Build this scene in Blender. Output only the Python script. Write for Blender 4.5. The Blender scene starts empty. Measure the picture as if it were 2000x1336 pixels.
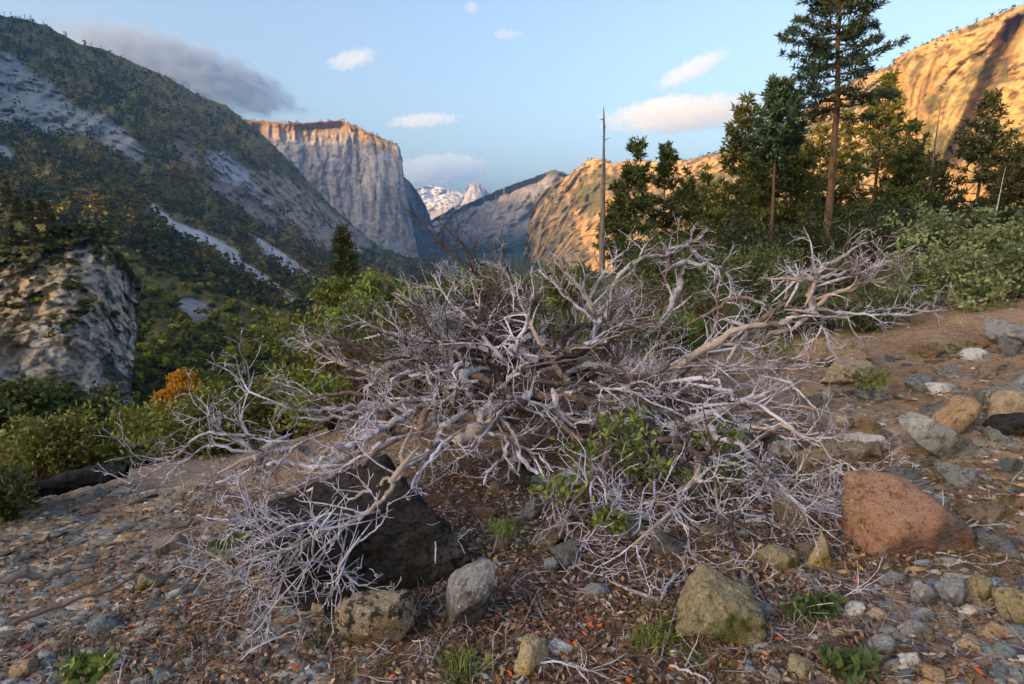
import bpy, math, random
import numpy as np

# ------------------------------------------------------------------ camera, sky, sun, exposure
SC = bpy.context.scene
COL = SC.collection
FPX, CX, CY = 1100.0, 1000.0, 668.0          # focal length and centre in photograph pixels
PITCH = math.radians(10.4)
EYE = np.array([0.0, 0.0, 1.6])
cam_d = bpy.data.cameras.new('camera'); cam = bpy.data.objects.new('camera', cam_d); COL.objects.link(cam)
cam_d.sensor_width = 36.0; cam_d.lens = 36.0 * FPX / 2000.0
cam_d.clip_start = 0.05; cam_d.clip_end = 60000
cam.location = EYE; cam.rotation_euler = (math.pi / 2 - PITCH, 0, 0)
SC.camera = cam

SUN_EL = math.radians(13.5)
SUN_AZ = math.radians(51.0)                   # sun stands behind the camera, this far round to the left
to_sun = np.array([-math.sin(SUN_AZ) * math.cos(SUN_EL), -math.cos(SUN_AZ) * math.cos(SUN_EL), math.sin(SUN_EL)])
W = bpy.data.worlds.new('World'); SC.world = W; W.use_nodes = True
wn = W.node_tree.nodes; wl = W.node_tree.links; wn.clear()
wo = wn.new('ShaderNodeOutputWorld'); wb = wn.new('ShaderNodeBackground'); sky = wn.new('ShaderNodeTexSky')
sky.sky_type = 'NISHITA'; sky.sun_disc = False
sky.sun_elevation = SUN_EL
sky.sun_rotation = math.pi + SUN_AZ
sky.altitude = 480; sky.air_density = 1.0; sky.dust_density = 10.0; sky.ozone_density = 1.0
wb.inputs['Strength'].default_value = 0.15
wl.new(sky.outputs[0], wb.inputs[0]); wl.new(wb.outputs[0], wo.inputs[0])
sun_d = bpy.data.lights.new('sun', 'SUN'); sun = bpy.data.objects.new('sun', sun_d); COL.objects.link(sun)
sun_d.energy = 2.4; sun_d.angle = math.radians(0.5); sun_d.color = (1.0, 0.56, 0.19)
from mathutils import Vector
sun.rotation_euler = Vector(to_sun).to_track_quat('Z', 'Y').to_euler()
SC.view_settings.view_transform = 'Standard'; SC.view_settings.look = 'None'
SC.view_settings.exposure = 1.65; SC.view_settings.gamma = 1.0; SC.view_settings.use_curve_mapping = False
SC.cycles.use_denoising = True
SC.cycles.max_bounces = 6; SC.cycles.diffuse_bounces = 3; SC.cycles.glossy_bounces = 2; SC.cycles.transmission_bounces = 2
SC.cycles.volume_bounces = 3; SC.cycles.transparent_max_bounces = 8
SC.cycles.volume_step_rate = 1.0; SC.cycles.volume_max_steps = 256

# ------------------------------------------------------------------ numeric helpers
rng = np.random.default_rng(7)
random.seed(7)
_T = np.random.default_rng(3).normal(size=(256, 3)); _T /= np.linalg.norm(_T, axis=1)[:, None]
_PERM = np.random.default_rng(5).permutation(256).astype(np.int64)
from concurrent.futures import ThreadPoolExecutor
_POOL = ThreadPoolExecutor(4)
_P2 = np.concatenate([_PERM, _PERM]).astype(np.int32); _TX, _TY, _TZ = [np.ascontiguousarray(_T[:, k], dtype=np.float32) for k in range(3)]
def _pn(P, seed):
    I = np.floor(P); f = P - I; I = I.astype(np.int32) & 255
    u = f * f * f * (f * (f * 6 - 15) + 10)
    x, y, z = f[:, 0], f[:, 1], f[:, 2]; ux, uy, uz = u[:, 0], u[:, 1], u[:, 2]
    sx = (I[:, 0] + seed * 17) & 255; sy = (I[:, 1] + seed * 5) & 255; out = None
    for dx in (0, 1):
        hx = _P2[sx + dx]; wx = ux if dx else 1 - ux
        for dy in (0, 1):
            hy = _P2[hx + ((sy + dy) & 255)]; wxy = wx * (uy if dy else 1 - uy)
            for dz in (0, 1):
                h = _P2[hy + ((I[:, 2] + dz) & 255)]
                d = wxy * (uz if dz else 1 - uz) * (_TX[h] * (x - dx) + _TY[h] * (y - dy) + _TZ[h] * (z - dz))
                out = d if out is None else out + d
    return out * 1.5
def pnoise(P, seed=0):
    P = np.asarray(P, np.float64); sh = P.shape[:-1]; Q = P.reshape(-1, 3); Q = (Q - 256 * np.floor(Q / 256)).astype(np.float32); n = len(Q)
    if n < 20000: return _pn(Q, seed).reshape(sh).astype(float)
    return np.concatenate(list(_POOL.map(lambda i: _pn(Q[i:i + 16384], seed), range(0, n, 16384)))).reshape(sh).astype(float)
def fbm(P, o=4, seed=0, gain=.5):
    a, s, t = 1.0, 0, 0; P = np.asarray(P, float)
    for k in range(o):
        s = s + a * pnoise(P * 2.03 ** k, seed + k); t += a; a *= gain
    return s / t * 1.4
def ridged(P, o=4, seed=0, gain=.5):
    a, s, t = 1.0, 0, 0; P = np.asarray(P, float)
    for k in range(o):
        s = s + a * (1 - 2 * np.abs(pnoise(P * 2.03 ** k, seed + k))); t += a; a *= gain
    return s / t
def cells(P, seed=0):
    """blocky value: each point takes the random number of its nearest jittered lattice point"""
    P = np.asarray(P, float); sh = P.shape[:-1]; Q = P.reshape(-1, 3)
    def one(a):
        q = Q[a:a + 16384]; I = np.floor(q); q = (q - I - .5).astype(np.float32); I = I.astype(np.int32); best = np.full(len(q), 9e9, np.float32); val = np.zeros(len(q), np.int32)
        x, y, z = [np.ascontiguousarray(q[:, k]) for k in range(3)]; iy = I[:, 1] & 255; iz = I[:, 2] & 255
        for dx in (-1, 0, 1):
            hx = _P2[(I[:, 0] + dx + seed * 13) & 255]
            for dy in (-1, 0, 1):
                hy = _P2[hx + ((iy + dy) & 255)]
                for dz in (-1, 0, 1):
                    h = _P2[hy + ((iz + dz) & 255)]; d = (_TX[h] * .42 + (dx - x)) ** 2 + (_TY[h] * .42 + (dy - y)) ** 2 + (_TZ[h] * .42 + (dz - z)) ** 2
                    m = d < best; best = np.where(m, d, best); val = np.where(m, h, val)
        return val / 255.
    return np.concatenate(list(_POOL.map(one, range(0, len(Q), 16384)))).reshape(sh)
def sstep(a, b, x):
    t = np.clip((x - a) / (b - a), 0, 1); return t * t * (3 - 2 * t)
def xyz(*a):
    return np.stack(np.broadcast_arrays(*[np.asarray(v, float) for v in a]), -1)
def ray(px, py):
    dx = (np.asarray(px, float) - CX) / FPX; dy = (CY - np.asarray(py, float)) / FPX
    return xyz(dx, math.cos(PITCH) + dy * math.sin(PITCH), -math.sin(PITCH) + dy * math.cos(PITCH))
def at(px, py, Y):
    d = ray(px, py); return EYE + d * (np.asarray(Y, float) / d[..., 1])[..., None]
def to_px(P):
    R = np.asarray(P, float) - EYE
    z = R[..., 1] * math.cos(PITCH) - R[..., 2] * math.sin(PITCH)
    v = R[..., 1] * math.sin(PITCH) + R[..., 2] * math.cos(PITCH)
    return CX + FPX * R[..., 0] / z, CY - FPX * v / z

def mk(name, V, F, mat=None, parent=None, col=None, smooth=False, link=True, mi=None):
    me = bpy.data.meshes.new(name)
    V = np.ascontiguousarray(V, dtype=np.float32).reshape(-1, 3)
    if not isinstance(F, (list, tuple)): F = [F]
    F = [np.asarray(f, dtype=np.int32) for f in F if len(f)]
    li = np.concatenate([f.ravel() for f in F]); ks = np.concatenate([np.full(len(f), f.shape[1]) for f in F])
    st = np.concatenate([[0], np.cumsum(ks)[:-1]]).astype(np.int32)
    me.vertices.add(len(V)); me.vertices.foreach_set('co', V.ravel())
    me.loops.add(len(li)); me.loops.foreach_set('vertex_index', li)
    me.polygons.add(len(ks)); me.polygons.foreach_set('loop_start', st)
    if smooth: me.polygons.foreach_set('use_smooth', np.ones(len(ks), dtype=bool))
    for m in (mat if isinstance(mat, (list, tuple)) else [mat]):
        if m: me.materials.append(m)
    if mi is not None: me.polygons.foreach_set('material_index', np.asarray(mi, dtype=np.int32))
    me.update(calc_edges=True)
    if col is not None:
        at_ = me.attributes.new('col', 'FLOAT_COLOR', 'POINT')
        c = np.ones((len(V), 4), np.float32); c[:, :3] = col; at_.data.foreach_set('color', c.ravel())
    o = bpy.data.objects.new(name, me)
    if link: COL.objects.link(o)
    if parent: o.parent = parent
    return o
def tag(o, label, cat=None, group=None, kind=None):
    o['label'] = label
    if cat: o['category'] = cat
    if group: o['group'] = group
    if kind: o['kind'] = kind
    return o
def empty(name, loc=(0, 0, 0)):
    o = bpy.data.objects.new(name, None); COL.objects.link(o); o.location = loc; o.empty_display_size = .1; return o
def gridF(nr, nc):
    i = np.arange(nr * nc).reshape(nr, nc)
    return np.stack([i[:-1, :-1], i[:-1, 1:], i[1:, 1:], i[1:, :-1]], -1).reshape(-1, 4)

# ------------------------------------------------------------------ materials
def material(name, col=None, rough=.9, attr=False, vary=(), bump=(), rand=0.0, spec=.2, trans=0.0, coords='Object', huevar=0.0):
    """col: base colour; attr: take it from the 'col' attribute; vary: (scale, colour, low, high[, stretch, detail]) layers of real
    colour mixed in by noise; bump: (scale, distance, strength) layers; rand: brightness spread between objects."""
    m = bpy.data.materials.new(name); m.use_nodes = True
    n = m.node_tree.nodes; l = m.node_tree.links; b = n['Principled BSDF']
    b.inputs['Roughness'].default_value = rough; b.inputs['Specular IOR Level'].default_value = spec
    tc = n.new('ShaderNodeTexCoord')
    if attr:
        a = n.new('ShaderNodeAttribute'); a.attribute_name = 'col'; c = a.outputs['Color']
        if col is not None:
            mx = n.new('ShaderNodeMix'); mx.data_type = 'RGBA'; mx.blend_type = 'MULTIPLY'; mx.inputs[0].default_value = 1
            l.new(c, mx.inputs[6]); mx.inputs[7].default_value = (*col, 1); c = mx.outputs[2]
    else:
        r = n.new('ShaderNodeRGB'); r.outputs[0].default_value = (*col, 1); c = r.outputs[0]
    for v in vary:
        sc, cc, lo, hi = v[:4]; st = v[4] if len(v) > 4 else None; det = v[5] if len(v) > 5 else 5
        t = n.new('ShaderNodeTexNoise'); t.inputs['Scale'].default_value = sc; t.inputs['Detail'].default_value = det
        t.inputs['Roughness'].default_value = .6
        src = tc.outputs[coords]
        if st:
            mp = n.new('ShaderNodeMapping'); mp.inputs['Scale'].default_value = st; l.new(src, mp.inputs[0]); src = mp.outputs[0]
        l.new(src, t.inputs['Vector'])
        mr = n.new('ShaderNodeMapRange'); mr.inputs[1].default_value = lo; mr.inputs[2].default_value = hi; mr.interpolation_type = 'SMOOTHSTEP'
        l.new(t.outputs[0], mr.inputs[0])
        mx = n.new('ShaderNodeMix'); mx.data_type = 'RGBA'
        if len(cc) == 4: mx.blend_type = 'MULTIPLY'
        l.new(mr.outputs[0], mx.inputs[0]); l.new(c, mx.inputs[6]); mx.inputs[7].default_value = (*cc[:3], 1); c = mx.outputs[2]
    if rand or huevar:
        oi = n.new('ShaderNodeObjectInfo'); hs = n.new('ShaderNodeHueSaturation')
        mr = n.new('ShaderNodeMapRange'); mr.inputs[3].default_value = 1 - rand; mr.inputs[4].default_value = 1 + rand
        l.new(oi.outputs['Random'], mr.inputs[0]); l.new(mr.outputs[0], hs.inputs['Value'])
        if huevar:
            mu = n.new('ShaderNodeMath'); mu.operation = 'MULTIPLY'; mu.inputs[1].default_value = 7.31; l.new(oi.outputs['Random'], mu.inputs[0])
            fr = n.new('ShaderNodeMath'); fr.operation = 'FRACT'; l.new(mu.outputs[0], fr.inputs[0])
            m2 = n.new('ShaderNodeMapRange'); m2.inputs[3].default_value = .5 - huevar; m2.inputs[4].default_value = .5 + huevar
            l.new(fr.outputs[0], m2.inputs[0]); l.new(m2.outputs[0], hs.inputs['Hue'])
        l.new(c, hs.inputs['Color']); c = hs.outputs[0]
    l.new(c, b.inputs['Base Color'])
    nrm = None
    for (sc, dist, stg) in bump:
        t = n.new('ShaderNodeTexNoise'); t.inputs['Scale'].default_value = sc; t.inputs['Detail'].default_value = 6; t.inputs['Roughness'].default_value = .65
        l.new(tc.outputs[coords], t.inputs['Vector'])
        bp = n.new('ShaderNodeBump'); bp.inputs['Strength'].default_value = stg; bp.inputs['Distance'].default_value = dist
        l.new(t.outputs[0], bp.inputs['Height'])
        if nrm: l.new(nrm, bp.inputs['Normal'])
        nrm = bp.outputs[0]
    if nrm: l.new(nrm, b.inputs['Normal'])
    if trans:
        ts = n.new('ShaderNodeBsdfTranslucent'); l.new(c, ts.inputs[0]); ms = n.new('ShaderNodeMixShader'); ms.inputs[0].default_value = trans
        l.new(b.outputs[0], ms.inputs[1]); l.new(ts.outputs[0], ms.inputs[2]); l.new(ms.outputs[0], n['Material Output'].inputs[0])
    return m

# ------------------------------------------------------------------ the ground sheet: brow, slope below it and valley floor
_bx = np.array([-60, -12, -5, -3, -1, 1, 3, 5, 7, 10, 20, 60, 300.]); _by = np.array([4.8, 5.0, 5.5, 6.0, 6.7, 7.6, 9.0, 12, 20, 32, 60, 70, 70.])
def ground_z(x, y, fine=True):
    x = np.asarray(x, float); y = np.asarray(y, float)
    xc = np.clip(x, -14, 11)
    z = np.where(xc < 0, .15 * xc, .10 * xc) - .03 * (np.clip(y, -3, 30) - 2)
    z = z + .06 * np.clip(xc - 3.0, 0, 5) * sstep(3, 7, y)
    s = y - np.interp(x, _bx, _by)
    s = np.logaddexp(0, s * 1.6) / 1.6                      # metres beyond the brow
    s2 = np.clip(-x - 14, 0, None)
    z = z - (.40 + .25 * sstep(0, 12, s) * sstep(60, 20, s)) * s - .35 * np.clip(s2, 0, None) * sstep(-30, 0, y)
    t = (-x * math.sin(SUN_AZ) - y * math.cos(SUN_AZ))        # unseen rise added behind the camera to shade the foreground
    z = z + .305 * np.clip(t - 60, 0, 700) * sstep(60, 200, t)
    zf = -150 + 6 * fbm(xyz(x / 300, y / 300, 0), 2, 40)
    z = np.where(z < zf + 14, zf + 7 * np.logaddexp(0, (z - zf) / 7), z)
    d = np.hypot(x, y - 3)
    z = z + .10 * fbm(xyz(x / 1.9, y / 1.9, 3.3), 3, 11) * sstep(.5, 2.5, d)
    if fine:
        z = z + .035 * fbm(xyz(x / .33, y / .33, 1.3), 3, 12) + sstep(15, 80, d) * 1.5 * fbm(xyz(x / 25, y / 25, 2.2), 3, 14)
    return z
def hit_many(px, py, lo=1.0, hi=14.0):
    """points of the ground seen at pixels"""
    d = ray(np.asarray(px, float), np.asarray(py, float)); d = d / d[:, 1:2]; Y = np.geomspace(lo, hi, 48)
    P = EYE + d[:, None] * Y[None, :, None]; h = P[..., 2] - ground_z(P[..., 0], P[..., 1], False); k = np.argmax(h < 0, axis=1); k = np.where((h < 0).any(1), k, 47)
    a, b = Y[np.maximum(k - 1, 0)], Y[k]
    for _ in range(9):
        m = (a + b) / 2; Q = EYE + d * m[:, None]; lo_ = Q[:, 2] < ground_z(Q[:, 0], Q[:, 1], False); b = np.where(lo_, m, b); a = np.where(lo_, a, m)
    Q = EYE + d * b[:, None]; Q[:, 2] = ground_z(Q[:, 0], Q[:, 1], False); return Q
def ground_hit(px, py):
    return hit_many([px], [py])[0]
# ------------------------------------------------------------------ mountains
class RBF:
    def __init__(s, pts):
        p = np.array(pts, float); s.c = p[:, :2] / 300; v = np.log(p[:, 2]); n = len(p)
        A = s.k(s.c); B = np.hstack([np.ones((n, 1)), s.c]); 
        S = np.block([[A + np.eye(n) * 1e-3, B], [B.T, np.zeros((3, 3))]]); s.w = np.linalg.solve(S, np.concatenate([v, np.zeros(3)])); s.n = n
    def k(s, q):
        r = np.linalg.norm(q[:, None] - s.c[None], axis=2); return r * r * np.log(r + 1e-9)
    def __call__(s, px, py):
        sh = np.shape(px); q = np.stack([np.ravel(px), np.ravel(py)], 1) / 300
        v = s.k(q) @ s.w[:s.n] + s.w[s.n] + q @ s.w[s.n + 1:]; return np.exp(v).reshape(sh)
def inpoly(px, py, poly):
    ins = np.zeros(np.shape(px), bool); n = len(poly)
    for i in range(n):
        (x1, y1), (x2, y2) = poly[i], poly[(i + 1) % n]
        c = ((y1 > py) != (y2 > py)) & (px < (x2 - x1) * (py - y1) / (y2 - y1 + 1e-9) + x1); ins ^= c
    return ins
def softpoly(px, py, poly, w):
    """1 inside, 0 outside, soft over w pixels"""
    d = np.full(np.shape(px), 1e9); n = len(poly)
    for i in range(n):
        a = np.array(poly[i], float); b = np.array(poly[(i + 1) % n], float); ab = b - a
        t = np.clip(((px - a[0]) * ab[0] + (py - a[1]) * ab[1]) / (ab @ ab), 0, 1)
        d = np.minimum(d, np.hypot(px - a[0] - t * ab[0], py - a[1] - t * ab[1]))
    return sstep(-w, w, np.where(inpoly(px, py, poly), d, -d))
def lerp(a, b, t):
    return np.asarray(a) + (np.asarray(b) - np.asarray(a)) * np.asarray(t)[..., None]
class Mountain: pass
def mountain(name, label, rows, ctrl, nu, nv, relief, colour, mat, cat='mountain', jag=2.0, jagf=14.0, back=14, backstep=.03, smooth=True, vpow=1.0, backslope=.55):
    """rows: (ridge px, ridge py, foot px, foot py); ctrl: (px, py, distance). The front is a sheet with true distances, and past the
    crest the same surface goes on down the far side."""
    R = np.array(rows, float); L = np.concatenate([[0], np.cumsum(np.hypot(np.diff(R[:, 0]), np.diff(R[:, 1])))]); t = np.linspace(0, L[-1], nu)
    rx, ry, bx, by = [np.interp(t, L, R[:, k]) for k in range(4)]
    nz = fbm(xyz(t / jagf, 0, 7.7), 4, 5); ry = ry - jag * nz; rx = rx + .5 * jag * fbm(xyz(t / jagf, 9, 1.7), 3, 6)
    v = np.linspace(0, 1, nv)[:, None] ** vpow
    PX = rx + (bx - rx) * v; PY = ry + (by - ry) * v
    rb = RBF(ctrl); Y = rb(PX, PY); P0 = at(PX, PY, Y)
    fac = 1 + relief(PX, PY, P0, v + 0 * PX)
    P = at(PX, PY, Y * fac)
    C = colour(PX, PY, P0, v + 0 * PX)
    k = np.arange(back, 0, -1)[:, None]
    Pb = P[0][None] * 1.0; top = P[0]
    tx, ty = np.gradient(rx), np.gradient(ry); ty = np.convolve(ty, np.ones(9) / 9, 'same'); tx = np.convolve(tx, np.ones(9) / 9, 'same'); lat = ty / np.hypot(tx, ty) * (np.abs(ty) > .8 * np.abs(tx))
    rad = (top - EYE)[:, :2]; D = np.linalg.norm(rad, axis=1)[None, :, None]
    dist = (k * backstep)[:, :, None] * D * (1 + .04 * k[:, :, None])
    q = top[None, :, :] + np.concatenate([rad / np.linalg.norm(rad, axis=1)[:, None], np.zeros((nu, 1))], 1)[None] * dist
    q[..., 0] -= 1.3 * lat[None] * dist[..., 0]
    q[..., 2] -= (dist[..., 0] * backslope + .02 * D[..., 0] * (backslope > .3)) * (1 - .75 * np.abs(lat))[None]
    q[..., 2] += .1 * dist[..., 0] * fbm(q / (.1 * D.mean()), 3, 3)
    V = np.concatenate([q, P], 0); CC = np.concatenate([np.repeat(C[:1], back, 0), C], 0)
    o = mk(name, V, gridF(nv + back, nu)[:, ::-1], mat, col=CC.reshape(-1, 3), smooth=smooth)
    tag(o, label, cat, kind='structure')
    m = Mountain(); m.o = o; m.P = P; m.PX = PX; m.PY = PY; m.C = C; return m

rockM = material('mountain_rock', attr=True, rough=.92, vary=[(.012, (.7, .7, .7, 1), .45, .7), (.06, (.62, .6, .58, 1), .48, .72), (.25, (.75, .75, .75, 1), .45, .7)],
                 bump=[(.02, 14, .35), (.09, 4, .5)])
rockN = material('near_cliff_rock', attr=True, rough=.92, vary=[(.4, (.68, .66, .63, 1), .5, .66), (1.5, (.66, .65, .64, 1), .52, .66)], bump=[(.5, .9, .8), (2, .3, .8)])

# --- the forested mountainside that fills the left of the view
LROCK = [  # bare slabs, polygons in photograph pixels with their albedo
    ([(-60, 95), (20, 100), (75, 150), (110, 165), (160, 215), (200, 225), (285, 295), (275, 330), (215, 290), (150, 262), (90, 262), (30, 240), (-60, 250)], (.20, .205, .21)),
    ([(180, 215), (215, 225), (285, 295), (275, 330), (235, 290), (170, 258)], (.23, .215, .22)),
    ([(405, 290), (440, 298), (470, 325), (520, 350), (560, 398), (520, 405), (470, 370), (430, 355), (400, 320)], (.24, .235, .27)),
    ([(480, 330), (540, 330), (580, 360), (640, 400), (690, 440), (735, 480), (700, 500), (640, 490), (600, 470), (560, 440), (520, 400)], (.23, .19, .14)),
    ([(400, 345), (450, 360), (520, 410), (560, 440), (540, 460), (480, 420), (420, 380)], (.15, .12, .11)),
    ([(330, 255), (380, 262), (400, 330), (375, 340), (340, 300)], (.14, .11, .08)),
]
LTALUS = [([(284, 384), (305, 402), (330, 425), (375, 445), (420, 462), (465, 490), (470, 505), (520, 535), (575, 580), (625, 612), (600, 608), (540, 575), (490, 540), (455, 520), (420, 495), (370, 470), (330, 445), (300, 415)], (.36, .355, .36)),
          ([(488, 455), (510, 465), (550, 490), (590, 520), (630, 548), (628, 558), (590, 540), (545, 520), (515, 495)], (.33, .325, .33)),
          ([(335, 585), (370, 580), (420, 598), (428, 610), (385, 628), (375, 628)], (.24, .21, .22)),
          ([(-20, 280), (10, 282), (32, 308), (15, 312), (-20, 300)], (.27, .27, .28))]
def left_masks(PX, PY):
    wx = 9 * fbm(xyz(PX / 26, PY / 26, 1.1), 4, 21); wy = 9 * fbm(xyz(PX / 26, PY / 26, 5.1), 4, 22)
    X, Y = PX + wx, PY + wy
    rock = np.zeros(np.shape(PX)); rc = np.zeros(np.shape(PX) + (3,))
    for poly, c in LROCK:
        s = softpoly(X, Y, poly, 9); rc = lerp(rc, np.array(c) * 1.4, s); rock = np.maximum(rock, s)
    rock = rock * sstep(-.6, -.1, fbm(xyz(PX / 20 + PY / 40, PY / 14 - PX / 28, 2), 4, 24) + .25)
    tal = np.zeros(np.shape(PX)); tcc = np.zeros(np.shape(PX) + (3,))
    X2, Y2 = PX + .45 * wx, PY + .45 * wy
    for poly, c in LTALUS:
        s = softpoly(X2, Y2, poly, 4); tcc = lerp(tcc, np.array(c) * 1.3, s); tal = np.maximum(tal, s)
    return rock, rc, tal, tcc
def left_relief(PX, PY, P, v):
    rk, _, tl, _ = left_masks(PX, PY)
    r = .045 * fbm(P / 420, 5, 2) + .03 * ridged(P / np.array([260, 260, 420]), 4, 9)
    gul = 1.6 * ridged(xyz((PX * .62 + PY) / 90, (PX - PY * 1.1) / 420, .5), 4, 31)          # gullies that run down the fall line
    r = r - .05 * gul * sstep(0, .1, v) + rk * .022 * ridged(P / np.array([60, 60, 130]), 4, 19)
    return r * sstep(0, .06, v) * (1 - .7 * tl)
def left_colour(PX, PY, P, v):
    rk, rc, tl, tc = left_masks(PX, PY)
    n = fbm(xyz(PX / 60, PY / 60, 4), 4, 41); n2 = fbm(xyz(PX / 14, PY / 14, 4), 3, 42)
    c = lerp((.11, .095, .012), (.24, .17, .042), sstep(-.3, .5, n)); c = lerp(c, (.065, .070, .006), sstep(0, .5, n2))
    dry = sstep(560, 330, PY) * sstep(250, 420, PX); c = lerp(c, (.19, .135, .070), dry * sstep(-.3, .4, n2) * .7)
    c = lerp(c, rc * (1 + .35 * n2[..., None]), rk)
    return np.clip(lerp(c, tc * (1 + .2 * n2[..., None]), tl), .01, 1)
LEFT = mountain('mountainside', 'dark forested mountainside with grey slabs and pale talus streaks descending from the upper left',
    [(-700, -520, -700, 900), (-300, -325, -300, 880), (-80, 0, -80, 860), (0, 30, 0, 850), (50, 38, 50, 850), (90, 50, 90, 850), (150, 84, 150, 850), (200, 95, 200, 850), (260, 122, 260, 850),  # off-frame crest heights shaped to throw shade on the granite cliff
     (330, 152, 330, 850), (390, 188, 390, 850), (440, 205, 440, 850), (475, 232, 475, 850), (520, 268, 520, 850), (560, 310, 560, 840), (600, 350, 600, 830), (640, 395, 640, 800),
     (690, 440, 690, 760), (740, 482, 740, 700), (800, 503, 800, 640), (860, 512, 860, 600)],
    [(-700, -520, 2300), (-700, 200, 900), (-700, 900, 260), (-300, -325, 2500), (-300, 300, 1000), (-300, 880, 300), (0, 30, 2700), (0, 330, 1350), (0, 470, 800), (0, 700, 480), (0, 850, 400),
     (150, 84, 2800), (150, 300, 1600), (150, 450, 950), (150, 650, 560), (300, 138, 2950), (300, 330, 1850), (300, 500, 980), (300, 650, 640), (300, 850, 420),
     (480, 235, 3200), (480, 400, 2200), (480, 520, 1300), (480, 650, 760), (480, 850, 430), (620, 372, 3500), (620, 480, 2500), (620, 560, 1350), (620, 680, 760), (620, 830, 450),
     (740, 485, 3900), (740, 560, 1700), (740, 690, 760), (860, 512, 3400), (860, 600, 1100)],
    385, 272, left_relief, left_colour, rockM, jag=3.0, jagf=16)

# --- the great grey cliff
def cap_relief(PX, PY, P, v):
    fl = fbm(xyz(P[..., 0] / 95, P[..., 1] / 95, P[..., 2] / 900), 5, 51)
    bt = fbm(xyz(P[..., 0] / 420, P[..., 1] / 420, P[..., 2] / 1500), 3, 55)
    prow = -.035 * sstep(650, 800, PX) * sstep(0, .5, v)
    return (.008 * fl + .022 * bt + .004 * ridged(P / 90, 4, 57) + .008 * (cells(P / np.array([150, 150, 620]), 5) - .5) + .004 * (cells(P / np.array([50, 50, 220]), 6) - .5)) * sstep(0, .05, v) + prow
def cap_colour(PX, PY, P, v):
    st = fbm(xyz(P[..., 0] / 34, P[..., 1] / 34, P[..., 2] / 420), 4, 61); b = fbm(xyz(P[..., 0] / 190, P[..., 1] / 190, P[..., 2] / 330), 4, 63); f = fbm(P / 28, 3, 65)
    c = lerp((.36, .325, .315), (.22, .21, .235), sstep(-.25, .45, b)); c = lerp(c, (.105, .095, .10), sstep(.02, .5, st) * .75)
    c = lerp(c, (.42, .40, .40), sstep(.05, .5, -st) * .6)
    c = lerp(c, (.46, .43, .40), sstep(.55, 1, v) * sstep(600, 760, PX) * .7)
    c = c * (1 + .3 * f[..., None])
    top = sstep(.16, .0, v + .07 * f) * sstep(790, 740, PX); return np.clip(lerp(c, (.34, .22, .08), top), .01, 1)  # golden light along the rim put into the crest colour
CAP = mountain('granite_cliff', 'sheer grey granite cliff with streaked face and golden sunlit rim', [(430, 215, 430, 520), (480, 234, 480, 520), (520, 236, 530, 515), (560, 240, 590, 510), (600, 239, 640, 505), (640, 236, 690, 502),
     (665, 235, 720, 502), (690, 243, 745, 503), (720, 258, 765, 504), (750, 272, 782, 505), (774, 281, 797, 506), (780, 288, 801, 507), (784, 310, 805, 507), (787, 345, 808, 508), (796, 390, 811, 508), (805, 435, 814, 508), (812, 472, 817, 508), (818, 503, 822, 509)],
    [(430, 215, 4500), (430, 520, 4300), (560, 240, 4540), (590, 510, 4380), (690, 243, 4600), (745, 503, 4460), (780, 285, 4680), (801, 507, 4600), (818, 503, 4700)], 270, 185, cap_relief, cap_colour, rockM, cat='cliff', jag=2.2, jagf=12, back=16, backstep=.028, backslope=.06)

def far_relief(a, s, seed):
    def f(PX, PY, P, v): return (a * fbm(P / s, 5, seed) + a * .8 * ridged(P / np.array([s * .6, s * .6, s * 1.4]), 4, seed + 3)) * sstep(0, .05, v)
    return f
def flat_colour(c1, c2, c3, s, seed, top=None, topw=.15):
    def f(PX, PY, P, v):
        n = fbm(P / s, 4, seed); st = fbm(xyz(P[..., 0] / (s * .2), P[..., 1] / (s * .2), P[..., 2] / s), 4, seed + 1)
        c = lerp(c1, c2, sstep(-.3, .3, n)); c = lerp(c, c3, sstep(.05, .45, st) * .8)
        if top is not None: c = lerp(c, top, sstep(topw, 0, v + .08 * n))
        return np.clip(c * (1 + .2 * st[..., None]), .01, 1)
    return f
mountain('cliff_buttress', 'blue shaded rock buttress stepping down behind the great cliff', [(740, 300, 760, 515), (772, 318, 790, 515), (790, 346, 805, 516), (800, 354, 815, 516), (815, 374, 830, 516), (832, 402, 842, 517), (843, 432, 850, 517), (852, 470, 858, 517), (866, 510, 868, 518)],
    [(740, 300, 6000), (760, 515, 5500), (815, 374, 6400), (866, 510, 6300)], 130, 120, far_relief(.03, 500, 71), flat_colour((.10, .11, .09), (.19, .18, .18), (.09, .09, .09), 420, 72), rockM, cat='cliff', jag=2, jagf=9)
mountain('snowy_range', 'distant pink snow covered range at the head of the valley', [(770, 392, 770, 470), (800, 374, 800, 470), (818, 366, 818, 470), (838, 362, 838, 470), (856, 365, 856, 470), (880, 371, 880, 470), (900, 377, 900, 470), (925, 384, 925, 470), (960, 392, 960, 470), (1020, 405, 1020, 470)],
    [(770, 380, 15000), (770, 470, 12500), (900, 377, 15000), (900, 470, 12500), (1020, 400, 15000)], 200, 90, far_relief(.03, 900, 81), flat_colour((.62, .60, .60), (.45, .42, .42), (.17, .16, .16), 700, 82), rockM, jag=3, jagf=10)
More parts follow.
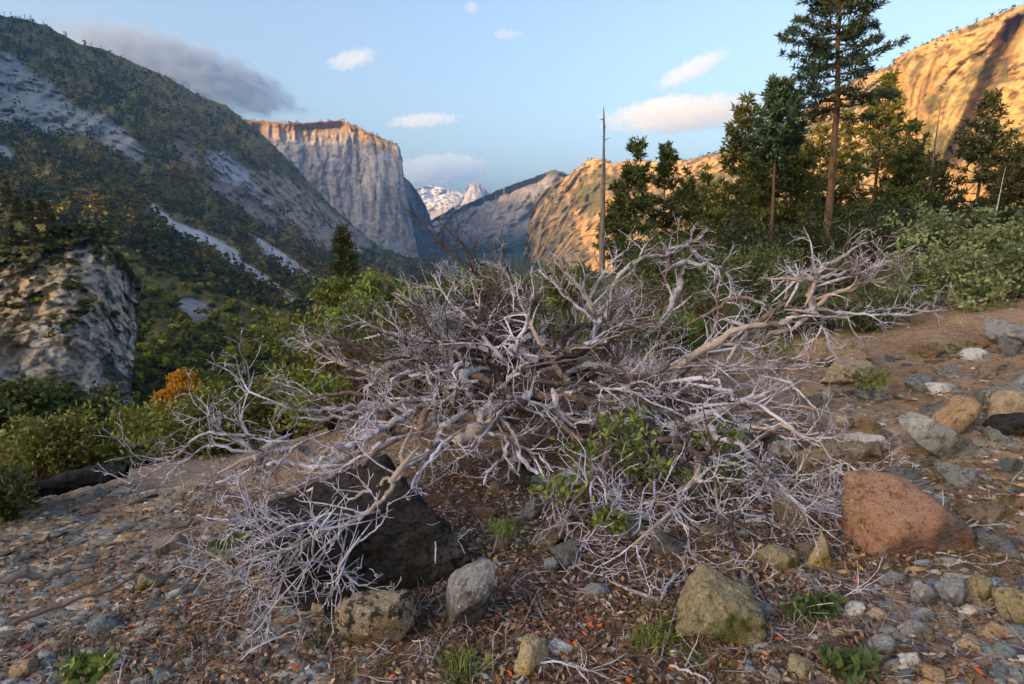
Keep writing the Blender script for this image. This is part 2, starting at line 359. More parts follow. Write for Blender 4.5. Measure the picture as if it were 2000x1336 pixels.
mountain('granite_dome', 'distant granite dome with one sheer side rising above the valley', [(868, 425, 868, 480), (885, 408, 885, 480), (898, 396, 898, 480), (906, 380, 906, 480), (911, 368, 911, 480), (917, 360, 917, 480), (926, 357, 926, 480), (936, 358, 936, 480), (946, 364, 946, 480), (956, 375, 956, 480), (966, 388, 966, 480), (985, 410, 985, 480), (1005, 430, 1005, 480)],
    [(868, 425, 11500), (868, 480, 9500), (926, 357, 12000), (926, 480, 9700), (1005, 430, 12000)], 160, 90, far_relief(.012, 700, 91), flat_colour((.30, .28, .28), (.36, .34, .33), (.14, .13, .14), 500, 92), rockM, jag=.8, jagf=8)
mountain('valley_ridge', 'hazy blue wooded ridge below the distant dome', [(820, 452, 820, 520), (835, 438, 835, 520), (850, 424, 850, 520), (868, 416, 868, 520), (885, 404, 885, 520), (900, 402, 900, 520), (920, 394, 920, 520), (945, 390, 945, 520), (980, 396, 980, 520)],
    [(820, 452, 8600), (820, 520, 7200), (900, 402, 9200), (900, 520, 7300), (980, 396, 9200)], 140, 90, far_relief(.035, 600, 95), flat_colour((.06, .07, .05), (.22, .21, .20), (.05, .06, .045), 420, 96), rockM, jag=2, jagf=8)
mountain('cathedral_ridge', 'blue shaded granite ridge with warm crest on the far side of the valley', [(838, 515, 838, 525), (846, 480, 850, 523), (856, 455, 862, 522), (866, 438, 874, 521), (885, 416, 892, 520), (905, 402, 908, 520), (925, 392, 925, 520), (945, 383, 945, 520), (970, 372, 970, 520), (1000, 360, 1000, 520), (1030, 350, 1030, 520),
     (1055, 341, 1055, 520), (1072, 334, 1072, 520), (1085, 331, 1085, 520), (1100, 336, 1100, 520), (1115, 342, 1115, 520), (1140, 345, 1140, 520), (1220, 345, 1220, 520)],
    [(838, 510, 6500), (870, 440, 6500), (870, 521, 6200), (1000, 360, 6500), (1000, 440, 6100), (1000, 520, 5700), (1085, 331, 6500), (1085, 520, 5600), (1220, 345, 6300), (1220, 520, 5600)], 190, 120, far_relief(.035, 520, 101),
    lambda PX, PY, P, v: np.clip(lerp(flat_colour((.20, .17, .15), (.29, .25, .21), (.12, .11, .11), 330, 102, (.10, .095, .05), .1)(PX, PY, P, v), (.03, .045, .02), sstep(.52, .78, v + .12 * fbm(P / 260, 4, 103))), .01, 1), rockM, jag=2, jagf=9)

# --- the sunlit wall on the right of the valley
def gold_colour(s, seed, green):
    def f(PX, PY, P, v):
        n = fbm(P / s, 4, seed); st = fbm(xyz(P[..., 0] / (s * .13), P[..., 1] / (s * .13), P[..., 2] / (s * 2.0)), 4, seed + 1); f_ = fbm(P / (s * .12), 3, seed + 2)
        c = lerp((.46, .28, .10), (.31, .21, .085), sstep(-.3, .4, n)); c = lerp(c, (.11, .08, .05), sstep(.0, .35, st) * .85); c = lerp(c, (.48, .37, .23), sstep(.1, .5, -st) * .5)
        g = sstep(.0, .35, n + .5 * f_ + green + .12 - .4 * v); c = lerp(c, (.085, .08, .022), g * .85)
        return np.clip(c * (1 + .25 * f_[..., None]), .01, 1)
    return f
def gold_relief(PX, PY, P, v):
    return (.026 * fbm(P / 420, 4, 111) + .016 * fbm(xyz(P[..., 0] / 45, P[..., 1] / 45, P[..., 2] / 700), 4, 113) + .006 * ridged(P / np.array([150, 150, 300]), 5, 115) + .003 * ridged(P / np.array([40, 40, 60]), 3, 117) + .014 * (cells(P / np.array([90, 90, 300]), 9) - .5) + .004 * (cells(P / np.array([32, 32, 110]), 10) - .5)) * sstep(0, .06, v)
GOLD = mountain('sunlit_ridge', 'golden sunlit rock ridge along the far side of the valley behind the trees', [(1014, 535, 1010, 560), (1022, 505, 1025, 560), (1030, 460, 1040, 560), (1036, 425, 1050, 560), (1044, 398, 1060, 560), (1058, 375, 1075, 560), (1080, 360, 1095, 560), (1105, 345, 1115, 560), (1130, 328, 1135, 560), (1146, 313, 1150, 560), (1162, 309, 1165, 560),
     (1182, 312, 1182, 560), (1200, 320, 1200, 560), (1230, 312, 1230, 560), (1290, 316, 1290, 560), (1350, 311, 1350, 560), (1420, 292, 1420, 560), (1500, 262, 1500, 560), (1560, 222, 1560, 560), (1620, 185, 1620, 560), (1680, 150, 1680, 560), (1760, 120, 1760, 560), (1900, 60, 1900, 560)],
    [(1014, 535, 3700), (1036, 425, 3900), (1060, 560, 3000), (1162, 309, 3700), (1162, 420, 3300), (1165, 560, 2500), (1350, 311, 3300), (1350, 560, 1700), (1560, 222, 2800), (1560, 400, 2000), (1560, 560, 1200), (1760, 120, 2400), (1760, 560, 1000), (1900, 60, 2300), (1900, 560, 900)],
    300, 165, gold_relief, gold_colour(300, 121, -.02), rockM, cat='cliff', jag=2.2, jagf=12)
def rc_relief(PX, PY, P, v):
    gl = .10 * sstep(28, 0, np.abs(PX - (1985 - (PY - 40) * .45))) * sstep(20, 60, PY)              # deep shaded gully
    sl = .05 * sstep(-20, 60, PX - 1905 + (PY - 140) * .42)
    return (.020 * fbm(P / 260, 4, 131) + .016 * fbm(xyz(P[..., 0] / 26, P[..., 1] / 26, P[..., 2] / 460), 4, 133) + gl - sl * .6 + .004 * ridged(P / np.array([70, 70, 150]), 5, 135) + .003 * ridged(P / np.array([22, 22, 60]), 3, 137) + .016 * (cells(P / np.array([90, 90, 330]), 11) - .5) + .004 * (cells(P / np.array([14, 14, 60]), 12) - .5)) * sstep(0, .04, v)
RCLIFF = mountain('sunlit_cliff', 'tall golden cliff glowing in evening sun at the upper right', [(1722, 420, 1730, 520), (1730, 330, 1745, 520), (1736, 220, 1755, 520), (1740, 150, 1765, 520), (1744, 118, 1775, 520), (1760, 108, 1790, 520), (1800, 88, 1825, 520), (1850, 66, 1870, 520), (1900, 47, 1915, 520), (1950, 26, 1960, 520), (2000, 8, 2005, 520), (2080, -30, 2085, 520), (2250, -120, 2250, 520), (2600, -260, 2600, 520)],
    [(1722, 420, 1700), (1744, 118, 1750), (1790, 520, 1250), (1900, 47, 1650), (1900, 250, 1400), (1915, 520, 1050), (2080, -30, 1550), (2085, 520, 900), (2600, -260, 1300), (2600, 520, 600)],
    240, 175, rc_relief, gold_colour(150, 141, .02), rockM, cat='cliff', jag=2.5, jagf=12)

# --- the rock bluff low on the left
def bl_relief(PX, PY, P, v):
    return (.04 * fbm(P / 42, 5, 151) + .016 * ridged(P / np.array([16, 16, 30]), 5, 153) + .008 * ridged(P / np.array([5, 5, 7]), 4, 157) + .010 * fbm(xyz(P[..., 0] / 9, P[..., 1] / 9, P[..., 2] / 30), 4, 155) + .030 * (cells(P / np.array([10, 10, 17]), 7) - .5) + .012 * (cells(P / np.array([3.5, 3.5, 5.5]), 8) - .5)) * sstep(0, .08, v)
def bl_colour(PX, PY, P, v):
    n = fbm(P / 24, 4, 161); f_ = fbm(P / 4, 3, 162); st = fbm(xyz(P[..., 0] / 5, P[..., 1] / 5, P[..., 2] / 26), 4, 163)
    c = lerp((.46, .42, .37), (.32, .295, .275), sstep(-.2, .4, st)); c = c * (1.0 + .45 * cells(P / np.array([3.5, 3.5, 5.5]), 8))[..., None]; c = lerp(c, (.58, .43, .27), sstep(-.15, .3, n + .8 * sstep(200, 40, PX) * sstep(780, 560, PY) - .1))
    c = lerp(c, (.34, .34, .34), sstep(690, 760, PY + 40 * n) * sstep(150, 200, PX))
    g = sstep(.06, .3, f_ * .6 + n * .5 + .5 * sstep(.25, .0, v) + .25 * sstep(110, 30, PX) * sstep(560, 480, PY)); c = lerp(c, (.05, .06, .018), g * .8)
    return np.clip(c * (1 + .35 * f_[..., None]), .01, 1)
BLUFF = mountain('rock_bluff', 'craggy grey and tan rock bluff above dark trees at the lower left', [(-420, 430, -420, 860), (-150, 470, -150, 850), (-40, 480, -40, 830), (0, 478, 0, 810), (60, 470, 60, 800), (100, 462, 110, 800), (130, 452, 150, 810), (170, 448, 185, 815), (205, 455, 215, 818), (235, 490, 235, 815), (255, 520, 248, 810), (276, 548, 252, 800), (272, 620, 250, 800), (262, 690, 250, 800), (258, 740, 250, 805), (256, 800, 252, 820)],
    [(-420, 430, 330), (-420, 860, 190), (0, 478, 330), (0, 640, 290), (0, 810, 262), (150, 450, 345), (150, 640, 305), (150, 810, 280), (235, 490, 350), (235, 815, 300), (276, 548, 370), (258, 760, 320)], 235, 205, bl_relief, bl_colour, rockN, cat='cliff', jag=5, jagf=18, back=14, backstep=.03)
# ------------------------------------------------------------------ ground sheet
def axis(a, b, h, end, grow=1.09):
    mid = list(np.arange(a, b, h)); lo = []; s = h; x = a
    while x > -end: s *= grow; x -= s; lo.append(x)
    hi = []; s = h; x = mid[-1]
    while x < end: s *= grow; x += s; hi.append(x)
    return np.array(lo[::-1] + mid + hi)
gx = axis(-5.2, 6.5, .06, 9000, 1.16); gy = axis(1.1, 7.4, .06, 16000, 1.16)
GX, GY = np.meshgrid(gx, gy); GZ = ground_z(GX, GY)
gc_n = fbm(xyz(GX / .8, GY / .8, 0), 4, 201); gc_f = fbm(xyz(GX / .09, GY / .09, 0), 3, 202)
gc = lerp((.32, .205, .125), (.46, .34, .24), sstep(-.3, .4, gc_n)); gc = lerp(gc, (.15, .095, .062), sstep(0, .5, gc_f) * .8)
gc = lerp(gc, (.25, .205, .165), sstep(-1.0, -2.5, GX + .4 * gc_n) * .7)
gc = lerp(gc, (.32, .20, .115), sstep(2.0, 3.2, GX + gc_n) * sstep(3.5, 5, GY) * .6)
shrub_shade = sstep(1.9, .9, np.hypot((GX - .55) / 1.25, (GY - 3.3) / 1.0) + .35 * gc_n); gc = lerp(gc, (.085, .055, .038), shrub_shade * .9)  # shade under the dead shrub painted into the soil colour
gc = lerp(gc, (.06, .065, .022), np.maximum(sstep(12, 30, np.hypot(GX, GY)), sstep(6.3, 8.2, GY - .5 * np.clip(GX - 4, 0, 9))))
groundM = material('ground_earth', attr=True, rough=.95, vary=[(9, (.72, .68, .66, 1), .45, .7), (60, (.55, .5, .48, 1), .52, .68), (140, (1.6, 1.5, 1.4, 1), .52, .72)], bump=[(5, .12, .5), (22, .04, .8), (110, .01, .9)])
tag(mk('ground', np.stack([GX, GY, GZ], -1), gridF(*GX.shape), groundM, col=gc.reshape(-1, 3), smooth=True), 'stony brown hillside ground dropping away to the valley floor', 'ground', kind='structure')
# ------------------------------------------------------------------ plant building blocks
def nrm(v):
    return v / np.maximum(np.linalg.norm(v, axis=-1, keepdims=True), 1e-9)
def tubes(P, R, sides=5, cap=True):
    """P (B,N,3), R (B,N): B tubes at once"""
    P = np.asarray(P, float); R = np.asarray(R, float); B, N, _ = P.shape
    T = np.empty_like(P); T[:, 1:-1] = P[:, 2:] - P[:, :-2]; T[:, 0] = P[:, 1] - P[:, 0]; T[:, -1] = P[:, -1] - P[:, -2]; T = nrm(T)
    ref = np.zeros((B, 1, 3)); md = np.argmin(np.abs(T).mean(1), axis=1); ref[np.arange(B), 0, md] = 1
    U = nrm(np.cross(T, ref + 0 * T)); W_ = np.cross(T, U)
    a = np.linspace(0, 2 * np.pi, sides, endpoint=False)
    V = P[:, :, None] + R[:, :, None, None] * (U[:, :, None] * np.cos(a)[:, None] + W_[:, :, None] * np.sin(a)[:, None])
    i = np.arange(N * sides).reshape(N, sides); j = np.roll(i, -1, 1)
    f = np.stack([i[:-1], j[:-1], j[1:], i[1:]], -1).reshape(-1, 4)
    F = (f[None] + (np.arange(B) * N * sides)[:, None, None]).reshape(-1, 4)
    return V.reshape(-1, 3), F
def quads(c, d, n, L, Wd, base=0.0):
    """leaf shaped quads: centre/base c, long direction d, normal n"""
    s = nrm(np.cross(d, n)); L = np.asarray(L)[:, None]; Wd = np.asarray(Wd)[:, None]
    V = np.stack([c + d * L * base, c + d * L * (base + .45) + s * Wd * .5, c + d * L * (base + 1), c + d * L * (base + .45) - s * Wd * .5], 1)
    return V.reshape(-1, 3), np.arange(len(c) * 4).reshape(-1, 4)
def rdir(n, g=rng):
    return nrm(g.normal(size=(n, 3)))
def merge(parts):
    V, F, C, o = [], [], [], 0
    for p in parts:
        V.append(p[0]); F.append(p[1] + o); o += len(p[0])
        if len(p) > 2: C.append(p[2])
    return (np.concatenate(V), np.concatenate(F)) + ((np.concatenate(C),) if C else ())
barkM = material('conifer_bark', (.13, .075, .05), .95, vary=[(6, (.05, .032, .025), .45, .65, (1, 1, .25)), (30, (.6, .6, .6, 1), .5, .7)], bump=[(14, .05, .8)])
greyM = material('dead_grey_bark', (.16, .14, .13), .95, vary=[(8, (.06, .05, .045), .48, .68, (1, 1, .2))], bump=[(20, .03, .7)])
leafM = material('foliage', attr=True, rough=.6, trans=.22, spec=.3, rand=.12, huevar=.012)
forestM = material('far_foliage', attr=True, rough=.8, trans=.15, spec=.1)

def conifer(H, R, z0=.15, limbs=60, tufts=16, per=7, tl=.4, tw=.09, shape=None, seed=1, droop=.25, c1=(.03, .05, .018), c2=(.07, .085, .025), lean=0.0, trunk_r=None, gap=0.0):
    g = np.random.default_rng(seed); tr = trunk_r or H * .014
    n = 14; h = np.linspace(0, 1, n); wob = np.cumsum(g.normal(size=(n, 2)) * .004 * H, 0) * h[:, None]
    tp = xyz(wob[:, 0] + lean * h * H, wob[:, 1], h * H - .3 * (h == 0))
    TV, TF = tubes(tp[None], (tr * (1 - .93 * h) + .3 * tr * np.exp(-h * 30))[None], 9)
    hh = z0 + (1 - z0) * np.sort(g.uniform(0, 1, limbs)) ** .95 * .985
    if gap: hh = hh[(pnoise(xyz(hh * 9, seed, 0)) > -gap)]
    B = len(hh); az = np.arange(B) * 2.39996 + g.uniform(-.5, .5, B); q = (hh - z0) / (1 - z0)
    sh = shape(q) if shape else (1 - q) ** .75
    ln = R * sh * g.uniform(.6, 1.12, B) + .15
    el = -droop + 1.0 * q ** 1.3 + g.uniform(-.15, .15, B)
    d = xyz(np.cos(az) * np.cos(el), np.sin(az) * np.cos(el), np.sin(el))
    base = np.stack([np.interp(hh, h, tp[:, k]) for k in range(3)], 1)
    s = np.linspace(0, 1, 5); LP = base[:, None] + d[:, None] * (ln[:, None] * s)[..., None]
    LP[..., 2] += (ln[:, None] * (.22 * s ** 2.2 - .10 * s)); LP[:, 1:] += g.normal(size=(B, 4, 3)) * .03 * ln[:, None, None]
    LV, LF = tubes(LP, (tr * .22 * (ln / R + .25))[:, None] * (1 - .85 * s), 4)
    k = np.maximum(3, (tufts * (ln / R)).astype(int)); bi = np.repeat(np.arange(B), k); t = g.uniform(.22, 1.02, len(bi))
    fi = np.clip(t * 4, 0, 3.999); i0 = fi.astype(int); fr = (fi - i0)[:, None]
    c = LP[bi, i0] * (1 - fr) + LP[bi, i0 + 1] * fr
    side = nrm(np.cross(d, np.array([0, 0, 1.0])))[bi]; sw = g.normal(size=len(bi)) * .22 * ln[bi] * (1.1 - t)
    c = c + side * sw[:, None]; c[:, 2] -= np.abs(sw) * .15 - .03
    ci = np.repeat(np.arange(len(c)), per); m = len(ci)
    dd = nrm(.5 * d[bi][ci] + .35 * np.sign(sw)[ci][:, None] * side[ci] + g.normal(size=(m, 3)) * .75 + np.array([0, 0, .25]))
    QV, QF = quads(c[ci] + g.normal(size=(m, 3)) * .06, dd, rdir(m, g), tl * g.uniform(.6, 1.2, m), tw * g.uniform(.7, 1.3, m))
    tone = np.clip(g.normal(.45, .28, len(c)), 0, 1)[ci] * .75 + g.uniform(0, .25, m)
    C = np.repeat(lerp(c1, c2, tone), 4, 0)
    return merge([(TV, TF), (LV, LF)]), (QV, QF, C)
def leafy(lobes, M, n, leaf, lw, c1, c2, seed=1, cr=.22, base=(0, 0, 0), stem_r=.03, hollow=.35, up=.2, trunk=None, nst=26):
    """crown of leaf clusters spread through ellipsoid lobes (cx,cy,cz,rx,ry,rz), with stems reaching into it"""
    g = np.random.default_rng(seed); lob = np.array(lobes, float); w = lob[:, 3] * lob[:, 4] * lob[:, 5]; li = g.choice(len(lob), M, p=w / w.sum())
    u = rdir(M, g) * (hollow + (1 - hollow) * g.uniform(0, 1, M) ** .5)[:, None]
    c = lob[li, :3] + u * lob[li, 3:] * (1 + .18 * pnoise(u * 2.1 + li[:, None], seed))[:, None]
    ci = np.repeat(np.arange(M), n); m = len(ci); rr = lob[li, 3:].mean(1)[ci] * cr
    p = c[ci] + g.normal(size=(m, 3)) * rr[:, None] * np.array([1, 1, .7])
    d = nrm(g.normal(size=(m, 3)) + np.array([0, 0, up])); nn = nrm(g.normal(size=(m, 3)) * .8 + np.array([0, 0, .8]))
    QV, QF = quads(p, d, nn, leaf * g.uniform(.6, 1.3, m), lw * g.uniform(.6, 1.3, m))
    tone = np.clip(np.clip(g.normal(.42, .3, M) + g.normal(0, .2, len(lob))[li], 0, 1)[ci] * .75 + g.uniform(0, .3, m), 0, 1); C = np.repeat(lerp(c1, c2, tone), 4, 0)
    b = np.array(base, float); S = min(M, nst); tgt = c[g.choice(M, S, replace=False)]; s = np.linspace(0, 1, 7)[None, :, None]
    st = np.repeat(b[None], S, 0) + g.normal(size=(S, 3)) * stem_r * 1.2 * np.array([1, 1, 0])
    if trunk is not None: st = np.repeat(np.array(trunk, float)[None], S, 0)
    mid = st + (tgt - st) * np.array([.30, .30, .6]) 
    LP = (1 - s) ** 2 * st[:, None] + 2 * s * (1 - s) * mid[:, None] + s * s * tgt[:, None] + g.normal(size=(S, 7, 3)) * .02 * np.linalg.norm(tgt - st, axis=1)[:, None, None] * (s > 0) * (s < 1)
    LV, LF = tubes(LP, stem_r * (.75 if trunk is None else .55) * (1.05 - .9 * s[..., 0]) * g.uniform(.6, 1.1, (S, 1)), 5)
    wood = [(LV, LF)]
    if trunk is not None:
        t = np.linspace(0, 1, 6)[:, None]; tp = b * (1 - t) + np.array(trunk) * t + g.normal(size=(6, 3)) * stem_r * .3 * (t > 0); tp[0, 2] -= .3
        wood.append(tubes(tp[None], (stem_r * (1.25 - .45 * t[:, 0]))[None], 8))
    return merge(wood), (QV, QF, C)
def plant(name, loc, wood, leaf, label, cat, group=None, wm=None, names=('trunk', 'crown'), lm=None, rz=0, sc=1):
    o = empty(name, loc); o.rotation_euler = (0, 0, rz); o.scale = (sc,) * 3
    mk(names[0], wood[0], wood[1], wm or barkM, o, smooth=True)
    k = mk(names[1], leaf[0], leaf[1], lm or leafM, o, col=leaf[2]); k['kind'] = 'stuff'
    tag(o, label, cat, group); return o
def clone(o, loc, label=None, rz=0, sc=1):
    c = o.copy(); COL.objects.link(c); c.location = loc; c.rotation_euler = (0, 0, rz); c.scale = (sc,) * 3
    if label: c['label'] = label
    for ch in o.children:
        k = ch.copy(); COL.objects.link(k); k.parent = c
    return c

# ------------------------------------------------------------------ forests too far off to count
def stamp(protos, pos, scale, rz, col, g):
    parts = []; k = g.integers(0, len(protos), len(pos))
    for i, (pv, pf, pt) in enumerate(protos):
        s = np.where(k == i)[0]
        if not len(s): continue
        ca, sa = np.cos(rz[s])[:, None], np.sin(rz[s])[:, None]
        X = pv[None, :, 0] * ca - pv[None, :, 1] * sa; Y = pv[None, :, 0] * sa + pv[None, :, 1] * ca; Z = np.broadcast_to(pv[None, :, 2], X.shape)
        V = np.stack([X, Y, Z], -1) * scale[s][:, None, :] + pos[s][:, None]
        F = (pf[None] + (np.arange(len(s)) * len(pv))[:, None, None]).reshape(-1, pf.shape[1])
        C = (col[s][:, None] * pt[None, :, None]).reshape(-1, 3)
        parts.append((V.reshape(-1, 3), F, C))
    return merge(parts)
def proto(kind, n, seed):
    """unit height crown of n quads"""
    g = np.random.default_rng(seed)
    if kind == 'conifer':
        h = g.uniform(.05, 1, n) ** .8; a = g.uniform(0, 6.28, n); r = (1.03 - h) ** .8 * .26 * g.uniform(.4, 1.1, n)
        c = xyz(r * np.cos(a), r * np.sin(a), h); d = nrm(xyz(np.cos(a), np.sin(a), g.normal(-.1, .5, n))); sz = .36 * (1.25 - h); w = sz * .75
    else:
        u = rdir(n, g); lob = g.normal(size=(5, 3)) * np.array([.22, .22, .12]); li = g.integers(0, 5, n)
        c = lob[li] + u * np.array([.26, .26, .25]) * g.uniform(.6, 1.05, n)[:, None]; c[:, 2] += .52; d = rdir(n, g); sz = np.full(n, .32); w = sz * .9
    nn = nrm(g.normal(size=(n, 3)) * .55 + (c - np.array([0, 0, .45])) * 2.0)
    d = nrm(d - nn * (d * nn).sum(1, keepdims=True))
    V, F = quads(c, d, nn, sz * g.uniform(.7, 1.3, n), w * g.uniform(.7, 1.3, n), base=-.5)
    return V, F, np.repeat(g.uniform(.65, 1.35, n), 4)
def left_points(n, seed, ylo, yhi, minmask=.35):
    g = np.random.default_rng(seed); nr, nc = LEFT.PX.shape; out = []
    i = g.integers(1, nr - 1, n); j = g.integers(1, nc - 1, n)
    P = LEFT.P[i, j] + (LEFT.P[i, np.minimum(j + 1, nc - 1)] - LEFT.P[i, j]) * g.uniform(-.5, .5, (n, 1)) + (LEFT.P[np.minimum(i + 1, nr - 1), j] - LEFT.P[i, j]) * g.uniform(-.5, .5, (n, 1))
    px, py = LEFT.PX[i, j], LEFT.PY[i, j]; rk, _, tl, _ = left_masks(px, py)
    dens = (1 - .93 * rk) * (1 - .98 * tl) * sstep(-.55, .1, fbm(xyz(px / 45, py / 45, 3), 3, 301) + .15)
    ok = (P[:, 1] > ylo) & (P[:, 1] < yhi) & (px > -60) & (px < 850) & (g.uniform(size=n) < dens)
    return P[ok], px[ok], py[ok]
def forest():
    g = np.random.default_rng(55)
    far_c = [proto('conifer', 11, 60 + k) for k in range(4)]; far_b = [proto('broad', 11, 70 + k) for k in range(4)]
    mid_c = [proto('conifer', 44, 80 + k) for k in range(4)]; mid_b = [proto('broad', 46, 90 + k) for k in range(5)]
    def build(name, label, P, hs, cols, protos, wide):
        n = len(P); h = hs * (.5 + 1.1 * g.uniform(0, 1, n) ** 1.8); sc = np.stack([h * wide, h * wide, h], 1); P = P.copy(); P[:, 2] -= .12 * h
        V, F, C = stamp(protos, P, sc, g.uniform(0, 6.28, n), cols * (g.uniform(.45, 1.0, (n, 1)) + .9 * g.uniform(0, 1, (n, 1)) ** 4), g)
        tag(mk(name, V, F, forestM, col=C), label, 'forest', kind='stuff')
    P, px, py = left_points(52000, 1, 900, 9e9)
    dr = sstep(-.1, .5, fbm(xyz(px / 40, py / 40, 8), 3, 305) + .35 * sstep(250, 420, px) * sstep(500, 300, py))
    up = (g.uniform(size=len(P)) < .35 + .5 * sstep(350, 150, py + .25 * px - 100)); col = lerp((.062, .070, .006), (.18, .13, .014), dr)
    build('upper_forest', 'dark conifer forest clothing the high left mountainside', P[up], 27, col[up] * .55, far_c, .95)
    build('slope_scrub', 'brown and olive scrub oak wood covering the middle mountainside', P[~up], 17, col[~up], far_b, 1.3)
    P, px, py = left_points(9000, 2, 250, 900); dr = sstep(-.2, .5, fbm(xyz(px / 60, py / 60, 8), 3, 306))
    col = lerp((.10, .115, .007), (.26, .23, .02), dr); up = g.uniform(size=len(P)) < .2
    build('valley_conifers', 'dark young conifers scattered through the lower slope wood', P[up], 13, col[up] * .6, mid_c, 1.0)
    build('valley_wood', 'olive green broadleaf wood on the lower mountainside', P[~up], 11, col[~up], mid_b, 1.2)
    # wood along the valley floor and the foot of the far walls
    px = g.uniform(640, 1330, 1500); Yd = g.uniform(900, 5200, 1500) ** 1.0; P = at(px, 500, Yd); P[:, 2] = -150
    build('floor_wood', 'dark blue green wood along the hazy valley floor', P, 26, np.tile((.03, .042, .018), (len(P), 1)), far_c, 1.2)
    # bushes on ledges and rims of the sunlit walls
    for M_, nm, lb, n, hh in ((GOLD, 'ridge_bushes', 'golden green trees dotted over the sunlit ridge', 1500, 16), (RCLIFF, 'cliff_bushes', 'bushes and small trees on the rim and ledges of the sunlit cliff', 800, 9), (CAP, 'rim_trees', 'small trees along the sunlit rim of the great cliff', 500, 17)):
        nr, nc = M_.PX.shape; i = (g.uniform(0, 1, n) ** (2.0 if M_ is not CAP else 1) * (nr - 1) * (.92 if M_ is not CAP else .05)).astype(int); j = g.integers(0, nc, n); p = M_.P[i, j]
        if M_ is RCLIFF: i[:350] = g.integers(0, 6, 350); p = M_.P[i, j]
        keep = (fbm(p / 90, 3, 311) > -.05) | (i < 6); p = p[keep]
        build(nm, lb, p, hh, np.tile((.085, .075, .022), (len(p), 1)), far_b + far_c[:1], 1.1)
    # bushes over the bluff's top and ledges
    nr, nc = BLUFF.PX.shape; i = (g.uniform(0, 1, 900) ** 2.2 * nr * .6).astype(int); j = g.integers(0, nc, 900); p = BLUFF.P[i, j]
    keep = (BLUFF.PX[i, j] > -60) & ((i < 18) | (fbm(p / 12, 3, 312) > .1)) & (BLUFF.PX[i, j] < 225); p = p[keep]
    build('bluff_scrub', 'olive scrub growing over the top and ledges of the bluff', p, 4.2, np.tile((.11, .105, .018), (len(p), 1)), mid_b, 1.5)
forest()
